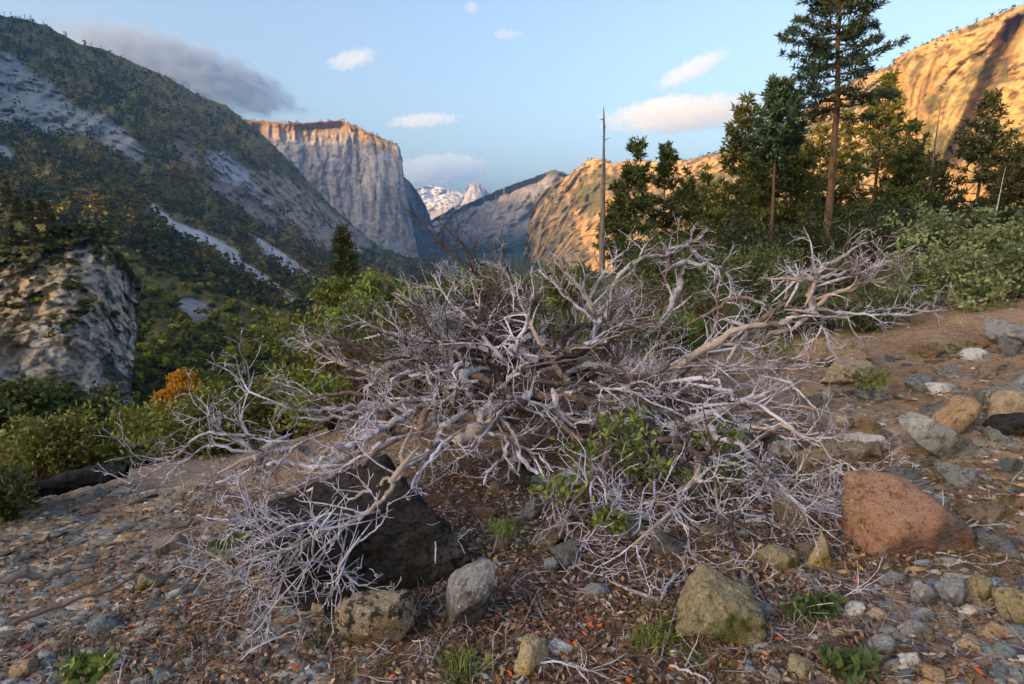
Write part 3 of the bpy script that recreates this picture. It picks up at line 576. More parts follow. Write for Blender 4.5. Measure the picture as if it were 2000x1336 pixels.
# ------------------------------------------------------------------ single trees
def gz1(x, y): return float(ground_z(np.array([x]), np.array([y]), False)[0])
def stand(px, Y, py=None):
    """a spot on the ground in the column px at distance Y"""
    p = at(px, 500 if py is None else py, Y); return (float(p[0]), float(p[1]), gz1(p[0], p[1]) if py is None else float(p[2]))
def trees_right():
    # tall pine
    H = 24.0; b = at(1611, 500, 40); tw, lf = conifer(H, 3.6,    .42, 100, 30, 10, .46, .08, shape=lambda q: np.interp(q, [0, .1, .25, .5, .75, 1], [.75, 1, .95, .85, .62, .14]), seed=4, droop=.12, c1=(.016, .034, .022), c2=(.065, .10, .05), trunk_r=.31, gap=.30)
    plant('tall_pine', b + np.array([0, 0, -.9]), tw, lf, 'tallest pine with a long bare reddish trunk and open layered crown', 'pine tree')
    # (px, Y, top py, crown radius, label, tones, seed, open)
    spec = [
        (1432, 52, 190, 4.3, 'broad bushy conifer between the two small pines and the slender pine', (0.0392, 0.056, 0.0168), (0.21, 0.21, 0.042), 11, .04, 84),
        (1500, 46, 168, 1.7, 'slender pine with a bluish tuft crown on a thin bare stem', (0.0308, 0.063, 0.0392), (0.14, 0.21, 0.112), 12, .62, 30),
        (1565, 62, 232, 4.5, 'dense dark conifer filling the gap left of the tallest pine trunk', (0.0364, 0.0532, 0.0168), (0.182, 0.189, 0.042), 13, .05, 80),
        (1690, 56, 150, 4.6, 'bushy olive conifer standing close behind the tallest pine', (0.0364, 0.056, 0.0196), (0.224, 0.224, 0.049), 14, .06, 90),
        (1630, 70, 225, 4.6, 'olive conifer half hidden behind the lower pine trunk', (0.0364, 0.0504, 0.0168), (0.182, 0.189, 0.042), 15, .04, 74),
        (1890, 60, 185, 4.9, 'very dark broad fir in front of the sunlit cliff', (0.0168, 0.0308, 0.014), (0.077, 0.0868, 0.0308), 16, .05, 90),
        (1800, 66, 300, 4.2, 'short dark fir between the olive conifer and the very dark fir', (0.0196, 0.0336, 0.014), (0.112, 0.105, 0.035), 17, .03, 70),
        (1995, 52, 230, 3.9, 'dark fir cut by the picture edge beside the cliff', (0.0196, 0.0336, 0.014), (0.091, 0.091, 0.0308), 18, .05, 74),
        (1485, 75, 330, 4.0, 'low dark conifer behind the slender pine stem', (0.028, 0.0448, 0.0168), (0.154, 0.168, 0.042), 19, .03, 64),
        (1535, 54, 250, 3.6, 'green conifer between the slender pine and the tallest pine', (0.0392, 0.063, 0.0168), (0.182, 0.196, 0.042), 21, .04, 70),
        (1745, 58, 240, 3.6, 'green conifer just right of the bushy olive conifer', (0.0364, 0.056, 0.0168), (0.168, 0.175, 0.042), 22, .04, 70),
        (1460, 58, 260, 3.4, 'green conifer tucked between the broad bushy conifer and the slender pine', (0.0392, 0.0588, 0.0168), (0.182, 0.189, 0.042), 23, .04, 64),
        (1945, 64, 280, 3.6, 'dark green fir between the very dark fir and the picture edge', (0.0196, 0.0364, 0.014), (0.098, 0.105, 0.0308), 24, .04, 64),
        (1370, 60, 330, 3.1, 'small olive conifer beside the broad bushy conifer', (0.0364, 0.0504, 0.0168), (0.21, 0.21, 0.042), 20, .05, 56)]
    for (px, Y, ty, R, lb, c1, c2, sd, z0, nl) in spec:
        top = at(px, ty, Y); base = at(px, 515, Y); H = float(top[2] - base[2]) + 1.5
        tw, lf = conifer(H, R * 1.3, z0, int(nl * 1.6), 26, 8, .60, .15, seed=sd, droop=.3 if z0 < .3 else .1, c1=c1, c2=c2, gap=.38, shape=(lambda q: .04 + .96 * (1 - q) ** .85) if z0 < .3 else (lambda q: .35 + .65 * np.sin(3.1 * np.clip(q + .08, 0, 1))))
        plant('slender_pine' if z0 > .3 else 'conifer', (float(base[0]), Y, float(base[2]) - 1.5), tw, lf, lb, 'conifer tree', 'conifers on the shoulder')
    # two thin young pines
    for (px, Y, ty, lb, sd, gp) in ((1232, 34, 284, 'thin young pine with a lone tuft on top right of the bare snag', 31, .30), (1292, 36, 296, 'second thin see-through young pine beside the lone-tuft pine', 32, .26), (1335, 44, 345, 'small green pine between the thin young pines and the broad conifer', 33, .3), (1205, 40, 370, 'low dark young pine just right of the bare snag', 34, .3)):
        top = at(px, ty, Y); b = at(px, 500, Y); H = float(top[2] - b[2]) + .8; tw, lf = conifer(H, 1.45 if sd < 33 else 1.7, .12, 60, 18, 9, .34, .09, shape=lambda q: .30 + .7 * (1 - q) ** .7 * (1 - .75 * np.exp(-((q - .80) / .08) ** 2)), seed=sd, droop=.1, c1=(.028, .042, .014), c2=(.13, .145, .035), gap=gp, trunk_r=.10)
        plant('young_pine', (float(b[0]), Y, float(b[2]) - .8), tw, lf, lb, 'pine tree', 'young pines by the snag')
    # bare snag
    b = at(1177, 500, 34); g = np.random.default_rng(9); n = 16; h = np.linspace(0, 1, n); H = 9.4
    tp = xyz(-.16 * h + -.02 * np.sin(h * 7) + .012 * np.sin(h * 23), .03 * np.sin(h * 14), h * H - 1)
    snag = empty('bare_snag', b); mk('trunk', *tubes(tp[None], ((.17 * (1 - h) ** .75 + .02) * g.uniform(.8, 1.15, n))[None], 8), greyM, snag, smooth=True)
    hb = g.uniform(.45, .93, 9); az = g.uniform(0, 6.28, 9); s = np.linspace(0, 1, 4)
    LP = np.stack([np.interp(hb, h, tp[:, k]) for k in range(3)], 1)[:, None] + (xyz(np.cos(az), np.sin(az), .35 + 0 * az) * g.uniform(.12, .4, 9)[:, None])[:, None] * s[None, :, None]
    for k in range(9): mk('stub', *tubes(LP[k:k + 1], (.03 * (1 - .8 * s))[None], 4), greyM, snag)
    tag(snag, 'bare dead snag, a tall thin pole without foliage', 'dead tree')
    b = at(1819, 330, 58); n2 = xyz(.1 * h, 0 * h, h * 9 - 2.5); s2 = empty('dead_pole', b); mk('trunk', *tubes(n2[None], (.12 * (1 - h) + .02)[None], 7), greyM, s2, smooth=True)
    tag(s2, 'thin dead pole in front of the sunlit cliff, left of the very dark fir', 'dead tree')
    b = at(1941, 430, 40); s3 = empty('dead_pole', b); mk('trunk', *tubes(xyz(.25 * h, 0 * h, h * 4.6 - 1)[None], (.05 * (1 - h) + .012)[None], 6), material('bleached_wood', (.42, .38, .34), .9), s3, smooth=True)
    tag(s3, 'pale thin dead stem rising above the green shrub by the picture edge', 'dead tree')
    # trees on the skyline of the cliff and ridge
trees_right()
def trees_left():
    # little fir
    b = at(690, 655, 26); H = float(at(678, 448, 26)[2] - b[2]); tw, lf = conifer(H, 1.15, .05, 70, 16, 8, .26, .06, seed=41, droop=.2, c1=(.022, .038, .010), c2=(.085, .078, .016), lean=-.05)
    plant('small_fir', b, tw, lf, 'small pointed fir with yellowing branches left of the dead shrub', 'fir tree')
    # yellow maple
    b = at(362, 850, 62); lob = [(.5, 0, 6.4, 1.5, 1.3, 1.1), (1.5, 0, 5.6, 1.0, 1, .8), (-.4, .2, 5.2, 1.3, 1.2, .8), (-2.1, 0, 4.5, 1.0, 1, .8), (-1.2, 0, 3.4, 1.5, 1.2, .7), (.9, 0, 3.6, 1.4, 1.2, .6), (3.3, 0, 3.7, 1.2, 1.0, .55), (-3.0, 0, 2.3, 1.3, 1, .6), (-.6, 0, 2.2, 1.6, 1, .6)]
    tw, lf = leafy(lob, 150, 34, .36, .25, (.42, .17, .012), (.68, .36, .03), 42, cr=.24, stem_r=.12, trunk=(0, 0, 1.6)); plant('yellow_tree', b, tw, lf, 'golden orange autumn tree among the green wood', 'tree')
    b = at(262, 860, 58); tw, lf = leafy([(0, 0, 1.6, 2.1, 1.6, 1.4), (1.6, 0, 1.0, 1.4, 1.3, 1.0)], 90, 34, .38, .26, (.12, .14, .012), (.30, .28, .02), 43, cr=.24, stem_r=.08); plant('yellow_shrub', b, tw, lf, 'bright yellow green shrub beside the golden orange tree', 'shrub', names=('stem', 'foliage'))
    # dark oaks below the bluff
    sp = [(-70, 46, 760, 5.2, 'dark'), (15, 54, 742, 5.6, 'dark'), (95, 60, 748, 5.8, 'dark'), (170, 56, 775, 5.2, 'dark'), (235, 74, 800, 5.0, 'dark'), (55, 34, 830, 3.9, 'olive'), (150, 32, 850, 3.7, 'olive'), (-10, 26, 850, 3.3, 'olive'),
          (225, 36, 855, 3.2, 'olive'), (300, 42, 845, 3.4, 'olive'), (385, 46, 835, 3.6, 'olive'), (460, 48, 800, 3.6, 'olive'), (540, 44, 780, 3.4, 'olive'), (600, 40, 740, 3.2, 'olive')]
    lbs = ['dark round oak crown below the bluff at the picture edge', 'dark round oak directly under the tan face of the bluff', 'dark oak under the foot of the grey bluff face', 'dark oak below the right end of the bluff', 'small dark oak between the bluff foot and the yellow green shrub',
           'olive oak in front of the dark oaks above the charred log', 'olive oak just above the middle of the charred log', 'low olive oak at the picture edge left of the charred log', 'olive tree above the right end of the charred log', 'olive tree just below the yellow green shrub',
           'olive tree just below the golden orange tree', 'olive tree right of the golden orange tree', 'olive tree behind the left upper twigs of the dead shrub', 'olive tree left of the small pointed fir']
    for k, (px, Y, ty, R, kind) in enumerate(sp):
        t = at(px, ty, Y); R *= .8; c = (.026, .04, .008) if kind == 'dark' else (.06, .072, .012); c2 = (.12, .14, .025) if kind == 'dark' else (.27, .26, .045)
        g = np.random.default_rng(400 + k); lob = [(g.normal() * R * .45, g.normal() * R * .3, R * (.9 + .75 * g.uniform() ** .7), R * g.uniform(.4, .62), R * .5, R * g.uniform(.32, .5)) for _ in range(8)]
        lob[0] = (0, 0, R * 1.55, R * .5, R * .5, R * .45)
        tw, lf = leafy(lob, 170, 20, .020 * Y ** .8 + .12, .014 * Y ** .8 + .09, c, c2, 420 + k, cr=.22, stem_r=.14, trunk=(0, 0, R * .55), base=(0, 0, -R * .6))
        plant('oak_tree', (float(t[0]), float(t[1]), float(t[2]) - 2.05 * R), tw, lf, lbs[k], 'oak tree', 'trees on the slope below the brow')
    # trees on top of the bluff
    sp = [(8, 340, 342), (30, 335, 372), (52, 330, 380), (78, 330, 378), (20, 325, 430), (62, 325, 425), (95, 330, 400), (-20, 330, 360)]
    tw, lf = conifer(17, 3.6, .08, 60, 14, 8, 1.3, .5, seed=47, droop=.2, c1=(.05, .055, .012), c2=(.15, .125, .022), gap=.3); o = None
    lb = ['tallest yellow green conifer on top of the bluff', 'yellow green conifer third from the picture edge on the bluff top', 'yellow green conifer in the middle of the bluff top clump', 'yellow green conifer at the right of the upper bluff top row', 'short conifer in front at the left of the bluff top',
          'short conifer in front in the middle of the bluff top', 'rightmost conifer of the bluff top clump', 'conifer on the bluff top cut by the picture edge']
    for (px, Y, ty), l_ in zip(sp, lb):
        t = at(px, ty, Y); s = 1.0 if ty < 400 else .8; loc = (float(t[0]), float(t[1]), float(t[2]) - 17 * s)
        if o is None: o = plant('bluff_conifer', loc, tw, lf, l_, 'conifer tree', 'conifers on the bluff')
        else: clone(o, loc, l_, rz=px * .7, sc=s)
trees_left()
# ------------------------------------------------------------------ rocks
_ICO = {}
def ico(sub):
    if sub in _ICO: return _ICO[sub]
    import bmesh
    bm = bmesh.new(); bmesh.ops.create_icosphere(bm, subdivisions=sub, radius=1); bm.verts.ensure_lookup_table()
    V = np.array([v.co[:] for v in bm.verts]); F = np.array([[v.index for v in f.verts] for f in bm.faces]); bm.free(); _ICO[sub] = (V, F); return V, F
def rot(rx, ry, rz):
    cx, sx, cy, sy, cz, sz = math.cos(rx), math.sin(rx), math.cos(ry), math.sin(ry), math.cos(rz), math.sin(rz)
    return np.array([[cz, -sz, 0], [sz, cz, 0], [0, 0, 1]]) @ np.array([[cy, 0, sy], [0, 1, 0], [-sy, 0, cy]]) @ np.array([[1, 0, 0], [0, cx, -sx], [0, sx, cx]])
def rockshape(seed, planes=14, sharp=14, rough=.05, sub=4, spread=.28, boxy=.0):
    """unit rock: a ball cut by random planes, corners worn, surface roughened"""
    g = np.random.default_rng(seed); V, F = ico(sub); N = rdir(planes, g); D = g.uniform(1 - spread, 1.0, planes)
    if boxy:
        N = np.concatenate([N, np.array([[1, 0, 0], [-1, 0, 0], [0, 1, 0], [0, -1, 0], [0, 0, 1], [0, 0, -1.]]) + g.normal(size=(6, 3)) * .15]); N = nrm(N); D = np.concatenate([D, np.full(6, boxy)])
    q = np.clip(V @ N.T, 1e-3, None) / D; r = (np.sum(q ** sharp, 1)) ** (-1 / sharp); r = np.minimum(r, 1.35)
    P = V * r[:, None]; P = P * (1 + rough * fbm(P * 2.1 + seed, 4, seed % 50))[:, None] + 0
    P = P * (1 + .5 * rough * ridged(P * 7 + seed, 3, seed % 37))[:, None]
    if sub > 3: P = P * (1 + .9 * rough * (cells(P * 2.3 + seed, seed % 29) - .5) + .45 * rough * (cells(P * 5.5 + seed, seed % 31) - .5))[:, None]
    return P, F
def stone_material(name, base, patches, rough=.9):
    patches = list(patches) + [(16, (.55, .52, .50, 1), .52, .68), (90, (.5, .5, .5, 1), .54, .66), (2.2, (.68, .62, .56, 1), .52, .62)]
    return material(name, base, rough, vary=patches, bump=[(8, .06, .8), (40, .022, .9), (140, .007, .9)])
def rockmat(kind):
    if kind in _RM: return _RM[kind]
    d = {'dark': ((.045, .040, .037), [(3, (.11, .095, .085), .52, .72), (40, (.015, .014, .014), .45, .65), (5, (.035, .055, .02), .62, .75)]),
         'speckle': ((.30, .24, .165), [(28, (.05, .042, .036), .50, .58), (60, (.50, .42, .30), .56, .66), (3, (.34, .23, .11), .55, .75)]),
         'bluegrey': ((0.256, 0.263, 0.277), [(4, (0.12, 0.12, 0.127), .45, .65), (40, (0.45, 0.45, 0.45), .55, .7), (3, (0.3, 0.226, 0.15), .6, .75)]),
         'lichen': ((0.39, 0.316, 0.196), [(5, (0.51, 0.36, 0.105), .48, .62), (12, (0.15, 0.134, 0.105), .55, .7), (40, (0.6, 0.6, 0.54), .6, .75)]),
         'pale': ((0.57, 0.54, 0.526), [(6, (0.33, 0.3, 0.284), .5, .7), (50, (0.24, 0.226, 0.226), .55, .7)]),
         'moss': ((0.284, 0.233, 0.143), [(4, (0.134, 0.15, 0.045), .48, .62), (22, (0.42, 0.346, 0.226), .52, .7), (60, (0.105, 0.09, 0.06), .55, .7)]),
         'red': ((.38, .215, .14), [(3, (.28, .16, .12), .45, .62), (9, (.48, .29, .16), .52, .7), (2, (.30, .27, .26), .56, .68), (55, (.10, .06, .05), .58, .7)]),
         'slab': ((0.406, 0.397, 0.374), [(4, (0.196, 0.196, 0.18), .45, .62), (8, (0.226, 0.24, 0.09), .6, .72), (50, (0.6, 0.6, 0.586), .55, .7)]),
         'orange': ((.42, .28, .165), [(4, (.28, .20, .14), .45, .65), (20, (.52, .36, .20), .52, .7), (2, (.34, .30, .27), .55, .68), (70, (.10, .07, .05), .58, .7)]),
         'tan': ((0.42, 0.316, 0.21), [(5, (0.24, 0.196, 0.15), .45, .65), (40, (0.6, 0.48, 0.346), .55, .7)]),
         'grey': ((0.284, 0.284, 0.284), [(5, (0.166, 0.166, 0.173), .45, .65), (40, (0.45, 0.45, 0.434), .55, .7), (7, (0.24, 0.24, 0.105), .64, .74)]),
         'slate': ((0.18, 0.21, 0.226), [(4, (0.27, 0.277, 0.27), .5, .7), (40, (0.105, 0.12, 0.134), .5, .7)])}[kind]
    _RM[kind] = stone_material('stone_' + kind, *d); return _RM[kind]
_RM = {}
def rock(name, label, box, Y, kind, seed, depth=1.0, tilt=(0, 0, 0), planes=11, sharp=20, rough=.10, spread=.42, sub=5, sink=.15, boxy=0, cat='rock', group=None, base=None, shear=0, bar=None):
    """box: photograph pixels (x0,y0,x1,y1) that the rock fills at distance Y; depth: thickness against its width"""
    x0, y0, x1, y1 = box; Y = Y + (x1 - x0) / 2 / FPX * Y * depth * .45; c = at((x0 + x1) / 2, (y0 + y1) / 2, Y); hw = (x1 - x0) / 2 / FPX * Y; hh = (y1 - y0) / 2 / FPX * Y * 1.04
    P, F = rockshape(seed, planes, sharp, rough, sub, spread, boxy)
    P = P @ rot(*tilt).T; lo, hi = P.min(0), P.max(0); P = (P - (lo + hi) / 2) / ((hi - lo) / 2)
    P[:, 0] = P[:, 0] * (1 - abs(shear)) + shear * P[:, 2]
    P = P * np.array([hw, hw * depth, hh])
    if bar:
        P, F = rockshape(seed, 6, 22, .05, 5, .3, boxy=.7); P = P / np.abs(P).max(0); P = (P * np.array([bar[0], bar[1], bar[2]]) / 2 / FPX * Y) @ rot(.25, math.radians(bar[3]), .12).T
    o = mk(name, P, F, rockmat(kind), smooth=True); o.location = c + np.array([0, 0, -sink * hh]); 
    tag(o, label, cat, group); return o
def gY(px, py):
    return float(ground_hit(px, py)[1])
ROCKS = [
    # name, label, box, kind, seed, options; distance is read off the ground below the box
    ('boulder', 'big black faced boulder under the dead shrub', (445, 885, 960, 1205), 'dark', 3, dict(depth=.42, planes=5, sharp=16, spread=.3, tilt=(.25, -.42, .25), Y=2.5, sink=.06, boxy=.72)),
    ('boulder', 'round speckled brown boulder below the black faced boulder', (655, 1150, 830, 1290), 'speckle', 5, dict(depth=.8, planes=12, sharp=7, spread=.22, sink=-.22, rough=.035)),
    ('boulder', 'tall blue grey boulder leaning beside the round speckled boulder', (835, 1075, 990, 1285), 'bluegrey', 8, dict(depth=.8, planes=9, sharp=8, spread=.3, tilt=(0, .5, 0), sink=-.14, shear=.36, rough=.06)),
    ('rock', 'yellow lichened rock at the bottom edge of the picture', (998, 1232, 1082, 1345), 'lichen', 9, dict(planes=11)),
    ('rock', 'pale grey rock beside the yellow lichened rock', (1064, 1243, 1122, 1288), 'pale', 10, dict()),
    ('boulder', 'half buried tan boulder with moss along its left side', (1305, 1105, 1495, 1295), 'moss', 12, dict(depth=.7, planes=9, sharp=9, sink=.1)),
    ('boulder', 'large rusty red boulder with sloping top', (1648, 932, 1898, 1112), 'red', 23, dict(depth=.75, planes=9, sharp=11, spread=.3, rough=.04, tilt=(.2, .25, .3), boxy=.86, sink=-.06)),
    ('slab', 'long tilted grey slab above the rusty red boulder', (1748, 806, 1928, 925), 'slab', 15, dict(depth=.45, planes=8, sharp=18, spread=.35, bar=(205, 80, 72, 31), sink=0)),
    ('boulder', 'orange blocky boulder behind the long grey slab', (1812, 764, 1915, 875), 'orange', 16, dict(depth=.8, planes=8, sharp=16, spread=.3)),
    ('rock', 'tan overhanging rock at the right picture edge', (1912, 752, 2030, 835), 'tan', 17, dict(depth=.8, planes=8, sharp=16)),
    ('rock', 'dark block put in for the shade of the hollow below the tan overhanging rock', (1925, 800, 2040, 860), 'dark', 18, dict(depth=.8)),  # the cavity's shade drawn as a dark stone
    ('rock', 'smooth dark grey rock above the tan overhanging rock', (1968, 722, 2030, 778), 'grey', 19, dict()),
    ('boulder', 'dark grey boulder under the green shrub at the right picture edge', (1932, 618, 2040, 690), 'grey', 20, dict(depth=.9, planes=9)),
    ('rock', 'pale block lying on the brown bank right of the dead shrub', (1882, 676, 1932, 712), 'pale', 22, dict(sharp=18)),
    ('rock', 'mossy flat rock under the green shrub', (1795, 660, 1880, 695), 'moss', 23, dict(depth=.9)),
    ('rock', 'grey flat rock on the bank left of the orange boulder', (1780, 728, 1830, 765), 'slate', 24, dict()),
    ('rock', 'white streaked rock on the bank above the orange boulder', (1810, 745, 1870, 772), 'pale', 25, dict()),
    ('rock', 'green lichened rock behind the long right branches', (1492, 848, 1582, 908), 'slab', 26, dict()),
    ('rock', 'pale lichened rock below the thick bent limb', (1412, 845, 1480, 898), 'lichen', 27, dict()),
    ('rock', 'pinkish pale rock left of the long grey slab', (1660, 838, 1738, 892), 'pale', 28, dict()),
    ('rock', 'round tan rock left of the pinkish pale rock', (1622, 806, 1664, 842), 'tan', 29, dict(sharp=7)),
    ('stone', 'rounded yellow stone at the bottom edge', (1532, 1285, 1598, 1332), 'lichen', 30, dict(sharp=7)),
    ('stone', 'cream rounded stone with a green side', (1648, 1170, 1692, 1212), 'pale', 31, dict(sharp=6)),
    ('stone', 'tan stone beside the cream rounded stone', (1690, 1184, 1730, 1220), 'tan', 32, dict(sharp=10)),
    ('stone', 'long flat grey stone right of the tan stone', (1746, 1204, 1828, 1248), 'grey', 33, dict(sharp=9, depth=.6)),
    ('stone', 'grey flat stone below the tan stone', (1688, 1228, 1764, 1294), 'grey', 34, dict(sharp=10, depth=.7)),
    ('stone', 'white angular slab stone among the bottom right rubble', (1748, 1264, 1800, 1322), 'pale', 35, dict(sharp=20, depth=.5)),
    ('stone', 'orange flat stone near the bottom right corner', (1898, 1212, 1976, 1254), 'orange', 36, dict(sharp=10, depth=.7)),
    ('stone', 'blue grey flat stone at the bottom right picture edge', (1966, 1222, 2020, 1252), 'slate', 37, dict(depth=.8)),
    ('stone', 'dark slate stone below the orange flat stone', (1930, 1250, 1990, 1298), 'slate', 38, dict(sharp=14, depth=.8)),
    ('stone', 'tan striped stone below the long flat grey stone', (1860, 1240, 1935, 1282), 'tan', 39, dict(sharp=12, depth=.7)),
    ('stone', 'orange and grey stone below the white slab stone', (1788, 1290, 1860, 1345), 'orange', 40, dict(sharp=9)),
    ('stone', 'blue slate stone at the bottom right corner', (1930, 1310, 2000, 1345), 'slate', 41, dict(depth=.8)),
    ('rock', 'grey pitted rock in the hollow under the rusty red boulder', (1715, 1108, 1770, 1150), 'bluegrey', 42, dict(rough=.14)),
    ('rock', 'crooked grey rock in the middle of the dark hollow', (1772, 1120, 1830, 1192), 'bluegrey', 43, dict(rough=.16, sharp=7)),
    ('rock', 'upright grey rock at the right of the dark hollow', (1826, 1118, 1892, 1198), 'bluegrey', 44, dict(rough=.14, sharp=8)),
    ('rock', 'mossy finger shaped rock right of the dark hollow', (1888, 1116, 1938, 1188), 'moss', 45, dict(sharp=7, tilt=(0, .4, 0), depth=.8)),
    ('boulder', 'brown boulder cut by the right picture edge', (1948, 1140, 2060, 1235), 'moss', 46, dict()),
    ('rock', 'grey rock under the upright grey rock', (1768, 1180, 1822, 1212), 'grey', 47, dict()),
    ('slab', 'dark flat slate slab lying on the left scree', (160, 1195, 246, 1252), 'slate', 51, dict(sharp=20, depth=.7, planes=9)),
    ('slab', 'grey pointed slate slab below the dark flat slab', (155, 1256, 206, 1306), 'grey', 52, dict(sharp=18, depth=.6)),
    ('stone', 'orange flat stone near the bottom left corner', (18, 1286, 84, 1330), 'orange', 53, dict(sharp=12, depth=.8)),
    ('slab', 'blue slate slab at the bottom edge left of centre', (288, 1303, 358, 1345), 'slate', 54, dict(sharp=18, depth=.8)),
    ('rock', 'layered brown rock on the left scree above the flat slab', (252, 1116, 342, 1158), 'moss', 55, dict(sharp=16, depth=.7)),
    ('rock', 'blue grey rock beside the grey stick on the scree', (104, 1118, 176, 1152), 'slate', 56, dict(sharp=14)),
    ('rock', 'orange brown rock left of the layered brown rock', (165, 1140, 205, 1175), 'orange', 57, dict()),
    ('stone', 'long grey stone right of the dark flat slab', (262, 1215, 330, 1248), 'grey', 58, dict(sharp=16, depth=.6)),
    ('stone', 'slate slab at the left picture edge', (-20, 1282, 26, 1312), 'slate', 59, dict(depth=.8)),
    ('stone', 'greenish slab stone near the grey pointed slab', (70, 1265, 112, 1298), 'slab', 60, dict(depth=.7)),
    ('rock', 'small tan rock above the round speckled boulder', (606, 1166, 642, 1208), 'tan', 61, dict(sharp=16)),
    ('rock', 'brown rock tucked between the black faced and round speckled boulders', (652, 1162, 702, 1204), 'tan', 62, dict()),
    ('rock', 'rock capped with bright moss above the tall blue grey boulder', (958, 1008, 1012, 1066), 'moss', 63, dict()),
    ('rock', 'small grey rock standing in the leaf litter', (1060, 1086, 1092, 1122), 'grey', 64, dict(sharp=14)),
    ('rock', 'dark grey rock half sunk in the leaf litter', (1130, 1125, 1195, 1175), 'grey', 65, dict(sink=.4)),
    ('rock', 'ochre rock under the long right twigs', (1478, 1056, 1562, 1132), 'moss', 66, dict()),
    ('rock', 'upright ochre rock left of the rusty red boulder', (1572, 1028, 1624, 1132), 'lichen', 67, dict(sharp=14, depth=.7)),
    ('rock', 'ochre rock below the drooping centre right branch', (1385, 1010, 1440, 1058), 'orange', 68, dict(sink=.2)),
    ('rock', 'small grey rock right of the charred log', (180, 952, 212, 976), 'grey', 69, dict(sharp=16)),
    ('rock', 'grey stone on the brow beside the charred log', (222, 952, 264, 972), 'grey', 70, dict(sharp=16)),
    ('rock', 'tan rock under the right fan of pale branches', (1600, 690, 1720, 765), 'tan', 71, dict(depth=.9, sink=.2)),
    ('rock', 'flat tan rock below the right fan of pale branches', (1555, 742, 1665, 785), 'orange', 72, dict(sink=.3)),
    ('rock', 'mossy brown rock below the thick bent limb', (1290, 905, 1370, 965), 'moss', 74, dict(sink=.2)),
    ('rock', 'dark rock under the centre of the dead shrub', (985, 905, 1062, 960), 'dark', 75, dict()),  # uses the dark stone colour
]
for k, (nm, lb, bx, kd, sd, op) in enumerate(ROCKS):
    op = dict(op); Y = op.pop('Y', None) or gY((bx[0] + bx[2]) / 2, bx[3] - .22 * (bx[3] - bx[1]))
    big = (bx[2] - bx[0]) > 90; rock(nm, lb, bx, Y, kd, sd + 100, sub=6 if (bx[2] - bx[0]) > 150 else 5 if (bx[2] - bx[0]) > 60 else 4, **op)

# ------------------------------------------------------------------ loose stones: single chips, then gravel too fine to count
REFS = [(0, 'black faced boulder'), (1, 'round speckled boulder'), (2, 'tall blue grey boulder'), (3, 'yellow lichened rock'), (5, 'half buried tan boulder'), (6, 'rusty red boulder'), (7, 'long tilted slab'), (8, 'orange blocky boulder'), (9, 'tan overhanging rock'), (12, 'dark grey edge boulder'), (13, 'pale block on the bank'), (14, 'mossy flat rock'),
        (19, 'pinkish pale rock'), (21, 'rounded yellow stone'), (22, 'cream rounded stone'), (24, 'long flat grey stone'), (26, 'white slab stone'), (27, 'orange stone by the corner'), (36, 'mossy finger rock'), (39, 'dark flat slate slab'), (40, 'pointed slate slab'), (43, 'layered brown rock'), (42, 'blue slate slab'), (44, 'rock beside the grey pole'), (57, 'small rock by the charred log'), (51, 'moss capped rock')]
ORD = ['', 'second ', 'third ', 'fourth ', 'fifth ', 'sixth ', 'seventh ', 'eighth ', 'ninth ', 'tenth ', 'eleventh ', 'twelfth ', 'thirteenth ', 'fourteenth ', 'fifteenth ', 'sixteenth ']
CHIPS = []
def name_chips():
    bag = {}
    for o, px, py, s, kind, noun in CHIPS:
        best = min(REFS, key=lambda r: abs(px - (ROCKS[r[0]][2][0] + ROCKS[r[0]][2][2]) / 2) + 1.3 * abs(py - (ROCKS[r[0]][2][1] + ROCKS[r[0]][2][3]) / 2)); b = ROCKS[best[0]][2]; dx, dy = px - (b[0] + b[2]) / 2, py - (b[1] + b[3]) / 2
        side = ('right of' if dx > 0 else 'left of') if abs(dx) > abs(dy) * 1.2 else ('below' if dy > 0 else 'above')
        col = {'slate': 'blue grey slate', 'grey': 'grey', 'tan': 'tan', 'pale': 'whitish', 'orange': 'orange', 'slab': 'greenish grey'}[kind]; size = 'medium' if noun == 'rock' else 'small' if s > 26 else 'tiny'
        bag.setdefault((size, col, noun, side, best[1]), []).append((abs(dx) + abs(dy), o))
    for (size, col, noun, side, ref), L in bag.items():
        for i, (_, o) in enumerate(sorted(L, key=lambda t: t[0])): o['label'] = f'{ORD[min(i, 15)]}{size} {col} {noun} {side} the {ref}' + ('')
